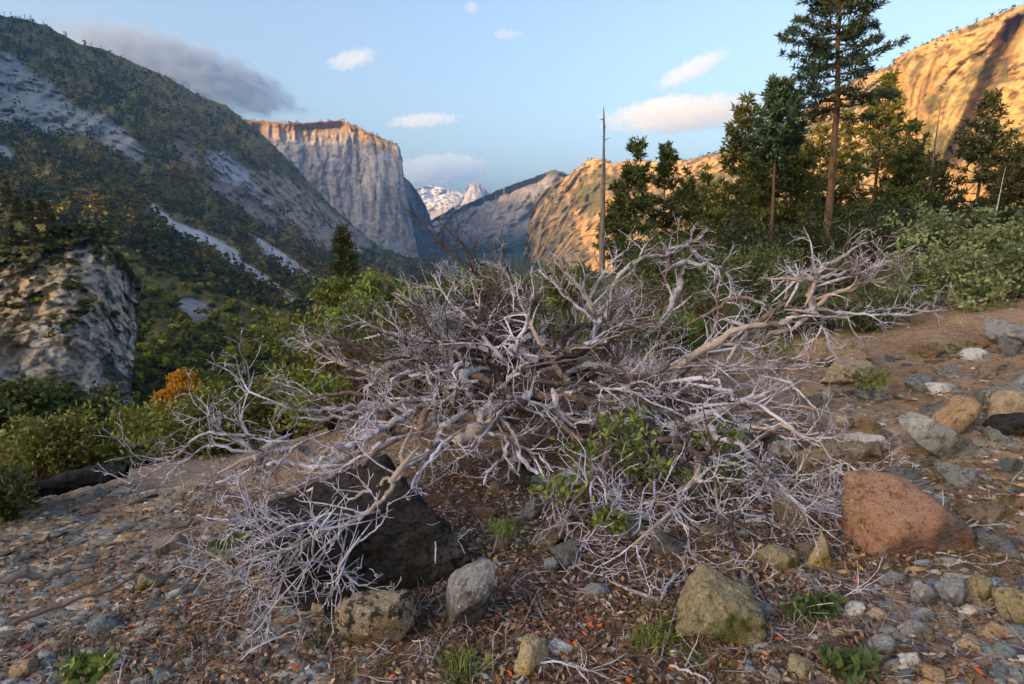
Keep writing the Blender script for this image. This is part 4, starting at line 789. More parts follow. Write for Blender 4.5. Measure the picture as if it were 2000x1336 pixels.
def chips():
    g = np.random.default_rng(77); protos = []
    for k in range(10):
        P, F = rockshape(900 + k, 8, 22, .08, 3, .5); P = P * np.array([1.15, g.uniform(.5, .85), g.uniform(.16, .42)]); protos.append((P, F))
    for k in range(6):
        P, F = rockshape(970 + k, 9, 20, .12, 5, .42); protos.append((P * np.array([1, g.uniform(.7, 1), g.uniform(.55, .8)]), F))
    kinds = ['slate', 'grey', 'tan', 'pale', 'orange', 'slab']
    w_l = [.3, .28, .2, .1, .06, .06]; w_r = [.16, .3, .24, .1, .14, .06]
    meshes = {}
    def chip(i):
        if i not in meshes: o = mk('slate_chip', *protos[i], rockmat('grey'), link=False, smooth=i > 9); meshes[i] = o.data; bpy.data.objects.remove(o)
        return meshes[i]
    def scatter(n, poly, smin, smax, name, label, grp, w, tries=40000, noun=None, prot=None, mean=0.12):
        xs = [p[0] for p in poly]; ys = [p[1] for p in poly]; spots = []; A = g.uniform(min(xs), max(xs), tries); B = g.uniform(min(ys), max(ys), tries); ins = inpoly(A, B, poly); S = smin + (smax - smin) * g.uniform(0, 1, tries) ** 2.2
        arr = np.zeros((0, 3))
        for px, py, s in zip(A[ins][:6000], B[ins][:6000], S[ins][:6000]):
            if len(arr) >= n: break
            if len(arr) and (((px - arr[:, 0]) ** 2 + (1.6 * (py - arr[:, 1])) ** 2) < (.75 * (s + arr[:, 2])) ** 2).any(): continue
            arr = np.vstack([arr, (px, py, s)])
        H = hit_many(arr[:, 0], arr[:, 1])
        for (px, py, s), p in zip(arr, H):
            sz = s / FPX * p[1] * .5; kind = kinds[g.choice(6, p=w)]
            o = bpy.data.objects.new(name, chip(int(g.integers(10)) if prot is None else 10 + int(g.integers(6)))); COL.objects.link(o); o.material_slots[0].link = 'OBJECT'; o.material_slots[0].material = rockmat(kind)
            o.location = (p[0], p[1], p[2] + sz * mean); o.scale = (sz, sz, sz); o.rotation_euler = (g.normal() * .25, g.normal() * .25 - .15, g.normal(.45, .5) if px < 620 else g.uniform(0, 6.28)); tag(o, label, 'stone' if noun is None else 'rock', grp); CHIPS.append((o, px, py, s, kind, noun or ('chip' if px < 620 else 'stone')))
    scatter(190, [(0, 1040), (120, 985), (330, 960), (470, 1000), (440, 1110), (520, 1180), (600, 1260), (620, 1336), (0, 1336)], 16, 66, 'slate_chip', 'small slate or granite chip lying loose on the left scree', 'chips on the left scree', w_l)
    scatter(105, [(1500, 1240), (1640, 1150), (1720, 1200), (1900, 1190), (2000, 1210), (2000, 1336), (1440, 1336)], 13, 48, 'rubble_stone', 'small loose stone in the rubble at the bottom right', 'stones in the bottom right rubble', w_r)
    scatter(90, [(1560, 780), (1740, 690), (2000, 640), (2000, 760), (1920, 780), (1990, 860), (2000, 1130), (1910, 1080), (1900, 960), (1740, 930), (1700, 850)], 10, 36, 'bank_stone', 'small loose stone on the brown bank at the right', 'stones on the right bank', w_r)
    scatter(50, [(600, 1290), (980, 1290), (1300, 1200), (1500, 1300), (1450, 1336), (600, 1336)], 10, 30, 'litter_stone', 'small stone among leaf litter along the bottom edge', 'stones in the leaf litter', w_l)
    w_m = [.04, .22, .3, .08, .18, .18]
    scatter(44, [(1060, 930), (1250, 900), (1500, 850), (1680, 860), (1640, 1000), (1600, 1140), (1480, 1130), (1300, 1100), (1100, 1090)], 52, 130, 'rubble_rock', 'rock', 'rocks packed under the right branches', w_m, noun='rock', prot=1, mean=.25)
    scatter(60, [(1560, 800), (1640, 690), (1850, 655), (2000, 690), (2000, 1100), (1905, 1080), (1900, 950), (1740, 930)], 46, 125, 'bank_rock', 'rock', 'rocks on the right bank', w_m, noun='rock', prot=1, mean=.25)
    scatter(16, [(930, 880), (1060, 900), (1080, 1080), (960, 1100)], 40, 80, 'rubble_rock', 'rock', 'rocks below the shrub centre', w_m, noun='rock', prot=1, mean=.25)
    # scree: flat slate shards
    n = 6500; P = np.array([(1, 0, 0), (.3, .8, .05), (-.8, .5, 0), (-1, -.3, .05), (.1, -.9, 0), (.5, .2, .9), (-.4, .15, 1.0), (0, -.4, .85)]); F = np.array([(0, 1, 5), (1, 2, 6), (1, 6, 5), (2, 3, 6), (3, 4, 7), (3, 7, 6), (4, 0, 7), (0, 5, 7), (5, 6, 7)])
    px = np.concatenate([g.uniform(-10, 640, n), g.uniform(1450, 2400, int(n * .8))]); py = np.concatenate([950 + 390 * g.uniform(0, 1, n), 640 + 700 * g.uniform(0, 1, int(n * .8))]); H = hit_many(px, py); q = fbm(xyz(H[:, 0] / .45, H[:, 1] / .45, 7), 3, 93); ok = g.uniform(size=len(H)) < .2 + sstep(-.3, .3, q); H = H[ok]; n = len(H)
    H[:, 2] = ground_z(H[:, 0], H[:, 1]) + .002; s = .009 + .045 * g.uniform(0, 1, n) ** 3.4; pal = np.array([(.13, .155, .17), (.22, .23, .23), (.33, .24, .15), (.42, .38, .34), (.36, .21, .10), (.09, .085, .085), (.17, .12, .085)]); C = pal[g.choice(7, n, p=[.24, .22, .16, .09, .08, .11, .10])] * g.uniform(.6, 1.35, (n, 1))
    V, FF, CC = stamp([(P, F, np.ones(len(P)))], H, np.stack([s * 1.3, s * g.uniform(.45, .9, n), s * g.uniform(.12, .45, n)], 1), g.normal(.45, .7, n), C, g)
    tag(mk('slate_scree', V, FF, material('scree_slate', attr=True, rough=.85, vary=[(60, (.6, .6, .6, 1), .5, .66)], bump=[(60, .012, .6)]), col=CC), 'flat slate shards and crumbs strewn over the scree', 'scree', kind='stuff')
    # gravel
    for (name, label, n, x0, x1, y0, y1, smin, smax) in (('gravel', 'fine gravel and slate crumbs strewn over the stony ground', 32000, -7.5, 9.5, 1.1, 9.5, .005, .026),):
        P = np.array([(1, 0, 0), (.2, .9, .1), (-.8, .5, 0), (-.9, -.5, .1), (.3, -1, 0), (.35, .3, .9), (-.35, .05, 1.0), (.1, -.45, .8)]); F = np.array([(0, 1, 5), (1, 2, 6), (1, 6, 5), (2, 3, 6), (3, 4, 7), (3, 7, 6), (4, 0, 7), (0, 5, 7), (5, 6, 7)]); Y = y0 + (y1 - y0) * g.uniform(0, 1, n) ** 1.5; X = g.uniform(-1.25, 1.4, n) * Y; ok = (X > x0) & (X < x1); X, Y = X[ok], Y[ok]
        dens = np.where(X < -.25 * Y, 1, .45) + .55 * sstep(.35, .55, X / Y); dens = dens * (.25 + 1.1 * sstep(-.25, .35, fbm(xyz(X / .5, Y / .5, 4), 3, 91))); keep = g.uniform(size=len(X)) < dens; X, Y = X[keep], Y[keep]; n = len(X)
        s = smin + (smax - smin) * g.uniform(0, 1, n) ** 3; Z = ground_z(X, Y) + s * .15
        pal = np.array([(.19, .21, .225), (.29, .285, .28), (.39, .29, .19), (.5, .47, .44), (.44, .27, .13), (.14, .125, .12)]); C = pal[g.choice(6, n, p=[.25, .27, .2, .1, .08, .1])] * g.uniform(.6, 1.3, (n, 1))
        V, FF, CC = stamp([(P, F, np.ones(len(P)))], np.stack([X, Y, Z], 1), np.stack([s, s * g.uniform(.5, 1, n), s * g.uniform(.25, .6, n)], 1), g.uniform(0, 6.28, n), C, g)
        tag(mk(name, V, FF, material('gravel_stone', attr=True, rough=.9, bump=[(80, .01, .5)]), col=CC), label, 'gravel', kind='stuff')
chips(); name_chips()
# ------------------------------------------------------------------ the dead shrub
woodM = material('weathered_wood', (.50, .47, .535), .8, vary=[(5, (.20, .18, .18), .47, .62, (1, 1, 1)), (28, (.58, .55, .57), .54, .66), (70, (.14, .12, .115), .53, .64), (9, (.10, .08, .075), .58, .66), (2.2, (.15, .115, .10), .60, .72)], bump=[(30, .012, .9), (120, .006, .9)], spec=.2)
twigM = material('weathered_twigs', (.46, .435, .50), .85, vary=[(3, (.25, .21, .21), .48, .62), (11, (.56, .53, .57), .52, .66), (2.6, (.13, .09, .075), .54, .64), (40, (.14, .11, .10), .56, .66)], spec=.2)
tanM = material('bare_tan_wood', (.40, .31, .25), .8, vary=[(6, (.22, .17, .15), .48, .68), (30, (.55, .46, .40), .54, .7), (2.2, (.12, .09, .08), .60, .72)], bump=[(40, .008, .6), (160, .003, .6)], spec=.25)
brownM = material('brown_twigs', (.17, .115, .095), .85, vary=[(4, (.28, .22, .21), .5, .68), (12, (.09, .06, .05), .52, .7)], spec=.2)
lilacM = material('lilac_grey_wood', (.54, .51, .61), .78, vary=[(5, (.24, .20, .23), .48, .62), (28, (.62, .58, .66), .54, .68), (2.2, (.14, .10, .10), .56, .66), (45, (.15, .12, .12), .56, .66)], bump=[(40, .008, .6)], spec=.3)
darkM = material('burnt_wood', (.075, .055, .048), .85, vary=[(10, (.14, .12, .115), .52, .7), (40, (.025, .02, .02), .5, .7)], bump=[(50, .006, .6)])
LIMBS = [  # traced: (points in photograph pixels, distance at start, at end, radius at start and end in pixels, side shoots, dark)
    # left middle
    ([(640, 905), (622, 908), (605, 890), (590, 868), (560, 882), (520, 886), (500, 882), (465, 862), (432, 846), (420, 825), (409, 811)], 3.7, 3.5, 9, 3, 10, 0),
    ([(505, 885), (512, 905), (502, 925), (497, 942)], 3.6, 3.6, 8, 5, 5, 0),
    ([(432, 848), (400, 845), (380, 855), (365, 875), (330, 900), (300, 922), (250, 945)], 3.5, 3.4, 3.5, 1.4, 8, 0),
    ([(409, 812), (380, 825), (350, 840), (320, 858), (300, 870), (280, 895)], 3.5, 3.3, 2.6, 1.1, 6, 0),
    ([(503, 890), (465, 905), (420, 930), (413, 960)], 3.6, 3.5, 4.5, 2, 6, 0), ([(490, 915), (450, 932), (410, 950)], 3.6, 3.6, 6, 2.5, 4, 0),
    ([(460, 880), (430, 868), (400, 872), (370, 895), (340, 915), (320, 932)], 3.55, 3.4, 3.5, 1.2, 7, 0),
    ([(511, 882), (525, 860), (535, 835)], 3.6, 3.7, 3, 1, 4, 0), ([(522, 862), (490, 855), (475, 835), (470, 815), (476, 790), (487, 765), (497, 722)], 3.6, 3.8, 2.4, 1, 7, 0), ([(487, 765), (470, 740), (462, 708)], 3.7, 3.8, 2, 1, 6, 0),
    ([(602, 912), (560, 900), (520, 905), (505, 922)], 3.6, 3.6, 5, 4, 4, 0), ([(582, 868), (550, 900), (530, 925), (510, 938)], 3.6, 3.5, 4, 2, 4, 0),
    ([(800, 795), (720, 790), (650, 800), (600, 805), (570, 800), (530, 783), (510, 787)], 4.3, 4.0, 7, 3, 9, 0), ([(720, 795), (680, 812), (640, 820), (570, 815)], 4.2, 4.0, 5, 2.5, 6, 0),
    ([(700, 770), (640, 770), (590, 772), (555, 780)], 4.3, 4.2, 5, 2, 6, 0), ([(690, 720), (640, 700), (605, 680), (580, 665)], 4.6, 4.6, 4, 1.5, 8, 0),
    ([(640, 690), (615, 660), (598, 690)], 4.5, 4.5, 2.5, 1.2, 6, 0), ([(760, 705), (735, 690), (690, 672), (650, 664), (610, 672), (580, 690)], 4.7, 4.6, 6, 2, 8, 0),
    # low fan on the left
    ([(775, 925), (768, 945), (760, 965), (730, 990), (700, 1015), (650, 1030), (610, 1052), (590, 1060), (575, 1085), (555, 1120), (545, 1145), (540, 1175), (525, 1200)], 2.75, 2.3, 6, 1.6, 16, 0),
    ([(612, 1050), (612, 1075), (608, 1092), (640, 1110), (662, 1107), (680, 1075), (700, 1060), (735, 1035), (755, 1010), (760, 980)], 2.45, 2.5, 3, 1.4, 9, 0),
    ([(662, 1107), (660, 1130), (654, 1152)], 2.42, 2.35, 2.6, 1.2, 4, 0), ([(659, 1140), (668, 1165), (660, 1184)], 2.38, 2.33, 1.8, 1, 3, 0), ([(665, 1112), (690, 1138), (740, 1153), (760, 1155)], 2.42, 2.35, 2.6, 1.4, 6, 0),
    ([(608, 1092), (595, 1115), (575, 1135), (572, 1158)], 2.45, 2.4, 2.2, 1, 5, 0), ([(640, 1032), (600, 1018), (560, 1030), (520, 1050), (500, 1064)], 2.5, 2.4, 2.8, 1.1, 9, 0), ([(560, 1030), (525, 1012), (480, 1015), (440, 1030)], 2.5, 2.4, 2, 1, 7, 0),
    ([(585, 1062), (545, 1088), (505, 1106)], 2.45, 2.4, 2.8, 1.6, 6, 0), ([(690, 1010), (640, 1000), (600, 1018), (555, 1036), (500, 1060), (440, 1078)], 2.6, 2.4, 2.6, 1, 12, 0),
    ([(735, 880), (715, 900), (690, 935), (660, 955), (640, 970), (600, 972), (578, 963)], 3.1, 2.9, 6, 3, 9, 0), ([(782, 890), (788, 905), (785, 922), (775, 940), (747, 936), (738, 955), (705, 962), (690, 975), (660, 992)], 2.9, 2.7, 5, 3, 8, 0),
    ([(620, 950), (575, 975), (555, 1000), (530, 1018), (480, 1030), (430, 1022)], 2.9, 2.6, 3.2, 1.2, 12, 0), ([(600, 965), (560, 985), (500, 1010), (440, 1016), (400, 1010)], 2.9, 2.8, 3.4, 1.2, 10, 0), ([(545, 1085), (520, 1110), (500, 1140), (470, 1165)], 2.45, 2.3, 2, 1, 6, 0),
    ([(525, 1195), (510, 1225), (490, 1240), (462, 1268)], 2.25, 2.1, 1.8, .8, 4, 0), ([(530, 1050), (490, 1065), (450, 1090), (400, 1095)], 2.5, 2.4, 2, .9, 9, 0), ([(600, 940), (555, 960), (510, 975), (470, 1000)], 3.1, 2.9, 3, 1.2, 9, 0),
    ([(560, 1075), (530, 1080), (490, 1090), (455, 1120)], 2.4, 2.3, 2, .9, 8, 0),
    # middle
    ([(800, 780), (760, 795), (715, 808), (693, 830), (680, 850)], 4.0, 3.8, 5, 3, 6, 0), ([(818, 798), (790, 815), (760, 830), (730, 845), (706, 872)], 3.9, 3.6, 9, 3, 7, 0), ([(880, 772), (865, 787), (845, 795), (815, 798)], 4.0, 3.9, 6, 5, 4, 0),
    ([(905, 730), (920, 770), (935, 810), (947, 845)], 4.1, 3.9, 13, 7, 4, 0), ([(1040, 768), (1000, 790), (960, 815), (942, 828)], 4.0, 3.85, 10, 7, 5, 0), ([(925, 735), (960, 745), (990, 755), (992, 775), (978, 802)], 4.1, 3.9, 8, 5, 4, 0),
    ([(935, 838), (905, 858), (882, 868)], 3.8, 3.6, 15, 12, 2, 0), ([(945, 846), (990, 850), (1015, 870), (1045, 885), (1065, 905), (1082, 922)], 3.8, 3.6, 5, 2, 6, 0), ([(988, 852), (988, 895), (970, 905), (955, 920), (944, 948)], 3.7, 3.5, 4.5, 2.6, 5, 0),
    ([(988, 895), (1005, 915), (1015, 932)], 3.6, 3.5, 3, 2, 2, 0), ([(978, 815), (1000, 840), (1015, 875), (1018, 895), (1010, 932)], 3.8, 3.6, 3.6, 2.4, 4, 0), ([(1016, 895), (1040, 920), (1062, 935), (1090, 938), (1180, 950), (1218, 941)], 3.65, 3.3, 5.5, 2, 8, 0),
    ([(1064, 936), (1078, 960), (1075, 985), (1060, 1015)], 3.5, 3.3, 2.6, 1.2, 4, 0), ([(943, 850), (925, 880), (900, 895), (884, 906)], 3.75, 3.6, 4, 2, 5, 0), ([(872, 828), (850, 860), (840, 880), (805, 905), (790, 912)], 3.8, 3.5, 8, 4, 6, 0),
    ([(870, 735), (850, 722), (800, 708), (760, 710), (742, 720), (730, 745), (710, 765)], 4.5, 4.3, 6, 3, 8, 0), ([(1045, 590), (1018, 640), (1008, 692)], 4.8, 4.5, 4, 6, 6, 1), ([(1005, 635), (985, 655), (945, 672)], 4.7, 4.5, 6, 8, 4, 1),
    ([(860, 870), (845, 900), (815, 925), (800, 945), (812, 985), (842, 1010), (852, 1060), (850, 1100)], 3.3, 2.4, 4, 1.6, 4, 0), ([(835, 800), (818, 830), (822, 855)], 3.8, 3.7, 8, 7, 2, 0), ([(790, 905), (745, 930), (700, 935), (665, 925)], 3.3, 3.1, 4, 2, 7, 0),
    ([(760, 860), (720, 890), (690, 900), (655, 925), (640, 950)], 3.5, 3.2, 6, 2.5, 8, 0), ([(720, 850), (690, 870), (660, 878), (620, 905)], 3.7, 3.4, 8, 4, 6, 0),
    # top
    ([(1002, 618), (975, 585), (950, 555), (930, 540), (895, 505), (865, 480), (840, 440), (793, 408)], 4.8, 4.9, 5, 1.6, 10, 1), ([(960, 526), (925, 510), (917, 498), (905, 475), (885, 460), (857, 432)], 4.9, 4.9, 3, 1.6, 7, 1), ([(998, 548), (988, 510), (976, 468)], 5.0, 5.1, 2.6, 1.2, 5, 1),
    ([(1165, 640), (1192, 600), (1190, 575), (1200, 555), (1215, 535), (1235, 515), (1260, 503), (1290, 503), (1310, 495), (1340, 480), (1374, 459)], 4.7, 4.8, 6, 2, 12, 0), ([(1296, 625), (1320, 580), (1330, 545), (1338, 508)], 4.8, 4.8, 7, 5, 6, 0),
    ([(1335, 512), (1370, 515), (1400, 518), (1420, 530), (1430, 552)], 4.8, 4.8, 5, 2, 6, 0), ([(1345, 480), (1385, 515)], 4.8, 4.8, 3.4, 3, 3, 0), ([(1305, 502), (1282, 482)], 4.8, 4.8, 3.5, 3, 3, 0), ([(1165, 632), (1155, 595), (1145, 575), (1120, 545), (1080, 508)], 4.8, 4.9, 5.5, 2, 9, 0),
    ([(1162, 628), (1140, 610), (1110, 585), (1080, 555), (1050, 526)], 4.7, 4.8, 3.6, 1.8, 7, 0), ([(1130, 637), (1180, 628), (1220, 605), (1258, 588)], 4.7, 4.8, 6, 2.4, 8, 1), ([(1035, 655), (1075, 670), (1100, 695), (1112, 702)], 4.5, 4.4, 8, 8, 4, 0),
    ([(1112, 700), (1125, 665), (1134, 643)], 4.4, 4.5, 6, 5, 4, 1), ([(1112, 700), (1080, 720), (1045, 736)], 4.4, 4.2, 6, 4, 5, 0), ([(1188, 668), (1210, 690), (1240, 705), (1266, 727)], 4.5, 4.4, 6, 8, 4, 0), ([(1150, 712), (1180, 715), (1220, 728), (1260, 738), (1295, 742)], 4.3, 4.3, 7, 6, 6, 0),
    ([(1000, 620), (1010, 580), (1030, 545), (1050, 525)], 4.9, 4.9, 3, 1.4, 6, 1), ([(1165, 560), (1180, 530), (1200, 505), (1235, 480)], 4.9, 5, 3, 1.4, 6, 0), ([(1395, 690), (1398, 640), (1402, 590), (1404, 520)], 4.9, 4.9, 3, 2, 5, 0),
    # fan on the right
    ([(1250, 748), (1290, 742), (1350, 700), (1400, 665), (1450, 640), (1475, 632), (1510, 640), (1550, 622), (1590, 600), (1630, 570), (1680, 560), (1715, 535), (1732, 498)], 4.3, 4.3, 10, 2, 14, 0),
    ([(1588, 602), (1588, 570), (1590, 540), (1600, 522), (1640, 510), (1665, 485), (1692, 474)], 4.3, 4.3, 8, 1.8, 12, 0), ([(1475, 634), (1500, 610), (1530, 595), (1570, 570), (1640, 545), (1680, 515), (1692, 498)], 4.4, 4.4, 5.5, 1.6, 12, 0),
    ([(1592, 546), (1560, 548), (1530, 545), (1484, 543)], 4.3, 4.3, 5, 1.6, 6, 0), ([(1562, 546), (1545, 530), (1531, 508)], 4.3, 4.3, 3, 1.4, 3, 0), ([(1556, 545), (1558, 530), (1553, 513)], 4.3, 4.3, 2.6, 1.4, 2, 0), ([(1598, 604), (1650, 612), (1700, 617), (1760, 612)], 4.3, 4.3, 4, 1.5, 9, 0),
    ([(1595, 612), (1615, 650), (1620, 680), (1634, 702)], 4.25, 4.2, 4.5, 2, 5, 0), ([(1440, 672), (1470, 685), (1520, 720), (1548, 748)], 4.3, 4.2, 5, 3, 5, 0), ([(1438, 680), (1500, 695), (1535, 700), (1552, 712)], 4.3, 4.2, 3.6, 2, 5, 0),
    ([(1290, 760), (1350, 712), (1378, 700), (1430, 715), (1472, 716)], 4.2, 4.2, 6, 2, 8, 0), ([(1440, 722), (1530, 720), (1600, 705), (1628, 694)], 4.2, 4.2, 4, 2, 7, 0), ([(1462, 640), (1445, 665), (1430, 690), (1418, 712)], 4.3, 4.2, 4, 2.5, 4, 0),
    ([(1385, 612), (1420, 585), (1450, 580), (1505, 600)], 4.6, 4.5, 4, 3, 8, 0), ([(1630, 572), (1680, 552), (1720, 545), (1766, 524)], 4.3, 4.3, 3.5, 1.1, 7, 0), ([(1620, 612), (1680, 585), (1720, 560), (1755, 535), (1763, 518)], 4.3, 4.3, 2, 1, 4, 1),
    ([(1360, 690), (1420, 655), (1480, 640)], 4.4, 4.4, 7, 5, 5, 0), ([(1320, 735), (1380, 690), (1440, 668), (1500, 655), (1560, 635)], 4.4, 4.4, 7, 4, 7, 0), ([(1690, 610), (1740, 600), (1800, 608), (1850, 605)], 4.5, 4.9, 2.5, 1, 9, 0), ([(1640, 545), (1670, 540), (1720, 515), (1750, 505)], 4.3, 4.3, 3, 1.1, 6, 0),
    ([(1595, 540), (1640, 535), (1670, 525), (1700, 505)], 4.35, 4.3, 4, 1.4, 7, 0),
    # lower right
    ([(1245, 825), (1290, 836), (1330, 830), (1380, 838), (1430, 842), (1470, 832), (1505, 820)], 3.9, 3.8, 12, 6, 6, 0), ([(1340, 826), (1390, 805), (1440, 785), (1495, 774)], 3.85, 3.8, 9, 4, 6, 0), ([(1228, 785), (1248, 812), (1262, 832)], 3.95, 3.9, 11, 10, 2, 0),
    ([(1040, 772), (1100, 778), (1150, 780), (1185, 788)], 4.05, 3.95, 8, 7, 5, 0), ([(1288, 742), (1305, 775), (1324, 792)], 4.1, 3.95, 9, 7, 3, 1), ([(1340, 824), (1338, 795), (1370, 775), (1386, 752)], 3.9, 4.0, 11, 6, 3, 1), ([(1208, 765), (1222, 738), (1252, 730)], 4.1, 4.2, 9, 7, 3, 0),
    ([(1236, 792), (1275, 770), (1292, 748)], 4.0, 4.1, 7, 6, 3, 0), ([(1356, 740), (1405, 742), (1412, 765), (1420, 792)], 4.0, 3.9, 4.5, 3, 3, 0), ([(1315, 770), (1345, 750), (1356, 740)], 4.0, 4.0, 3.5, 3, 2, 0),
    ([(1410, 762), (1450, 780), (1500, 800), (1528, 820), (1560, 850), (1615, 880), (1655, 905), (1692, 936)], 3.9, 3.2, 5, 2, 9, 0), ([(1365, 830), (1375, 860), (1392, 888), (1420, 920), (1442, 948)], 3.8, 3.5, 3.8, 2, 5, 0),
    ([(1412, 870), (1440, 900), (1460, 920), (1480, 945), (1540, 975), (1592, 996)], 3.7, 3.2, 4.5, 1.6, 8, 0), ([(1290, 892), (1340, 915), (1380, 920), (1430, 925), (1468, 930)], 3.6, 3.4, 7, 3, 6, 0),
    ([(1340, 912), (1370, 950), (1375, 990), (1400, 1030), (1430, 1060), (1440, 1100), (1455, 1135), (1470, 1180), (1490, 1215), (1520, 1240), (1546, 1256)], 3.4, 2.1, 6, 1.5, 12, 0),
    ([(1375, 992), (1430, 1000), (1450, 1025), (1500, 1012), (1540, 1025), (1560, 1065), (1580, 1110), (1612, 1155), (1652, 1197)], 3.2, 2.2, 5, 1.4, 11, 0), ([(1203, 953), (1225, 990), (1240, 1035), (1290, 1065), (1325, 1085), (1336, 1102)], 3.2, 2.6, 3.2, 1.4, 6, 0),
    ([(1083, 812), (1110, 850), (1150, 865), (1230, 880), (1285, 912)], 3.9, 3.5, 6, 3, 7, 0), ([(1072, 958), (1085, 1020), (1110, 1070), (1115, 1100), (1152, 1122)], 3.2, 2.5, 3, 1, 6, 0), ([(1153, 950), (1160, 1010), (1165, 1035), (1130, 1070), (1115, 1088)], 3.2, 2.6, 2.4, 1.2, 5, 0),
    ([(1545, 850), (1590, 865), (1640, 885), (1690, 915), (1740, 935), (1770, 932)], 3.6, 3.2, 3, 1.2, 6, 0), ([(1500, 800), (1550, 790), (1600, 800), (1640, 808)], 3.9, 3.9, 4, 1.5, 6, 0), ([(1545, 748), (1570, 775), (1600, 805), (1605, 830)], 4.1, 3.9, 3, 1.2, 4, 0),
    ([(1690, 1000), (1725, 1025), (1770, 1055), (1820, 1078), (1872, 1087)], 2.9, 2.6, 2.4, 1.6, 4, 0), ([(1640, 1000), (1580, 975), (1520, 960), (1470, 950)], 3.0, 3.2, 2.6, 2, 9, 0), ([(1480, 1010), (1560, 1000), (1640, 1010), (1690, 1030)], 3.0, 2.8, 3, 1, 10, 0),
    ([(1440, 950), (1500, 985), (1570, 990), (1630, 985), (1680, 1000)], 3.2, 3.0, 2.4, 1, 9, 0), ([(1670, 940), (1690, 975), (1720, 1000), (1745, 1005)], 2.95, 2.8, 2, 1, 3, 0), ([(1290, 1172), (1305, 1140), (1322, 1114)], 2.35, 2.45, 4.5, 3, 3, 0),
    ([(1200, 830), (1180, 860), (1195, 905), (1190, 960)], 3.7, 3.3, 2, 1, 5, 0), ([(1420, 960), (1460, 1010), (1450, 1060), (1470, 1100)], 3.1, 2.6, 2, .9, 6, 0),
]
def limb_points(pts, Y0, Y1, r0, r1, hub=None):
    p = np.array(pts, float); L = np.concatenate([[0], np.cumsum(np.hypot(np.diff(p[:, 0]), np.diff(p[:, 1])))]); L /= L[-1]; n = max(5, 3 * len(pts)); t = np.linspace(0, 1, n)
    # Catmull-like smoothing of the traced polyline
    x = np.interp(t, L, p[:, 0]); y = np.interp(t, L, p[:, 1])
    for _ in range(2): x[1:-1] = .25 * x[:-2] + .5 * x[1:-1] + .25 * x[2:]; y[1:-1] = .25 * y[:-2] + .5 * y[1:-1] + .25 * y[2:]
    Y = Y0 + (Y1 - Y0) * t; P = at(x, y, Y)
    low = P[:, 2] < ground_z(P[:, 0], P[:, 1], False) + .012
    if low.any(): P[low] = at(x[low], y[low], np.minimum(Y[low], hit_many(x[low], y[low])[:, 1] - .03))
    r = (r0 + (r1 - r0) * t ** .8) / FPX * P[:, 1]; kn = np.random.default_rng(int(abs(pts[0][0] * 7 + pts[-1][1]))); P[1:-1] += kn.normal(size=(n - 2, 3)) * np.minimum(.011, .55 * r[1:-1])[:, None]; r = r * kn.uniform(.86, 1.16, n)
    if hub is not None:      # carry the limb on into the tangle it comes from
        d = hub - P[0]; ln = min(.20, .4 * np.linalg.norm(d)); back = nrm(P[0] - P[2]) ; k = np.array([1.0, .66, .33])[:, None]
        E = P[0] + nrm(.55 * nrm(d) + .45 * back) * ln * k + nrm(d) * ln * .25 * k * k; gz = ground_z(E[:, 0], E[:, 1], False) + .01; E[:, 2] = np.maximum(E[:, 2], gz); P = np.concatenate([E, P]); r = np.concatenate([r[0] * np.array([.18, .7, .92]), r])
    else: r[0] *= .55
    r[-1] *= .5; return P, r
def resample(P, n):
    L = np.concatenate([[0], np.cumsum(np.linalg.norm(np.diff(P, axis=0), axis=1))]); t = np.linspace(0, L[-1], n); return np.stack([np.interp(t, L, P[:, k]) for k in range(3)], 1), L[-1]
def shoots(P, R, ids, lens, n, npts, seed, lo=.15, spread=(.5, 1.1), wig=.35, up=.0, lf=(.25, .6), rf=.62, tip=.0009):
    """n children sprout from every tube of the batch"""
    g = np.random.default_rng(seed); B, N, _ = P.shape; n = np.broadcast_to(n, (B,)); pi = np.repeat(np.arange(B), n); M = len(pi); t = g.uniform(lo, 1, M) ** .85; f = np.clip(t * (N - 1), 0, N - 1.001); i = f.astype(int); fr = (f - i)[:, None]
    p0 = P[pi, i] * (1 - fr) + P[pi, i + 1] * fr; r0 = R[pi, i] * (1 - fr[:, 0]) + R[pi, i + 1] * fr[:, 0]; T = nrm(P[pi, i + 1] - P[pi, i])
    perp = nrm(np.cross(T, rdir(M, g))); a = g.uniform(*spread, M)[:, None]; d = nrm(T * np.cos(a) + perp * np.sin(a) + np.array([0, 0, up]))
    ln = lens[pi] * g.uniform(*lf, M) * (1.15 - .5 * t); st = (ln / (npts - 1))[:, None]; pts = [p0]; bend = rdir(M, g) * wig * .6
    for k in range(npts - 1):
        d = nrm(d + bend + g.normal(size=(M, 3)) * wig * .55 + np.array([0, 0, up * .3])); q = pts[-1] + d * st
        gz = ground_z(q[:, 0], q[:, 1], False) + .006; q[:, 2] = np.maximum(q[:, 2], gz); pts.append(q)
    rr = np.clip(np.minimum(r0 * rf * .95, .006 + ln * .013), .002, None)
    s = np.linspace(0, 1, npts); return np.stack(pts, 1), rr[:, None] * (1 - s) + tip * s * 1.6, ids[pi], ln
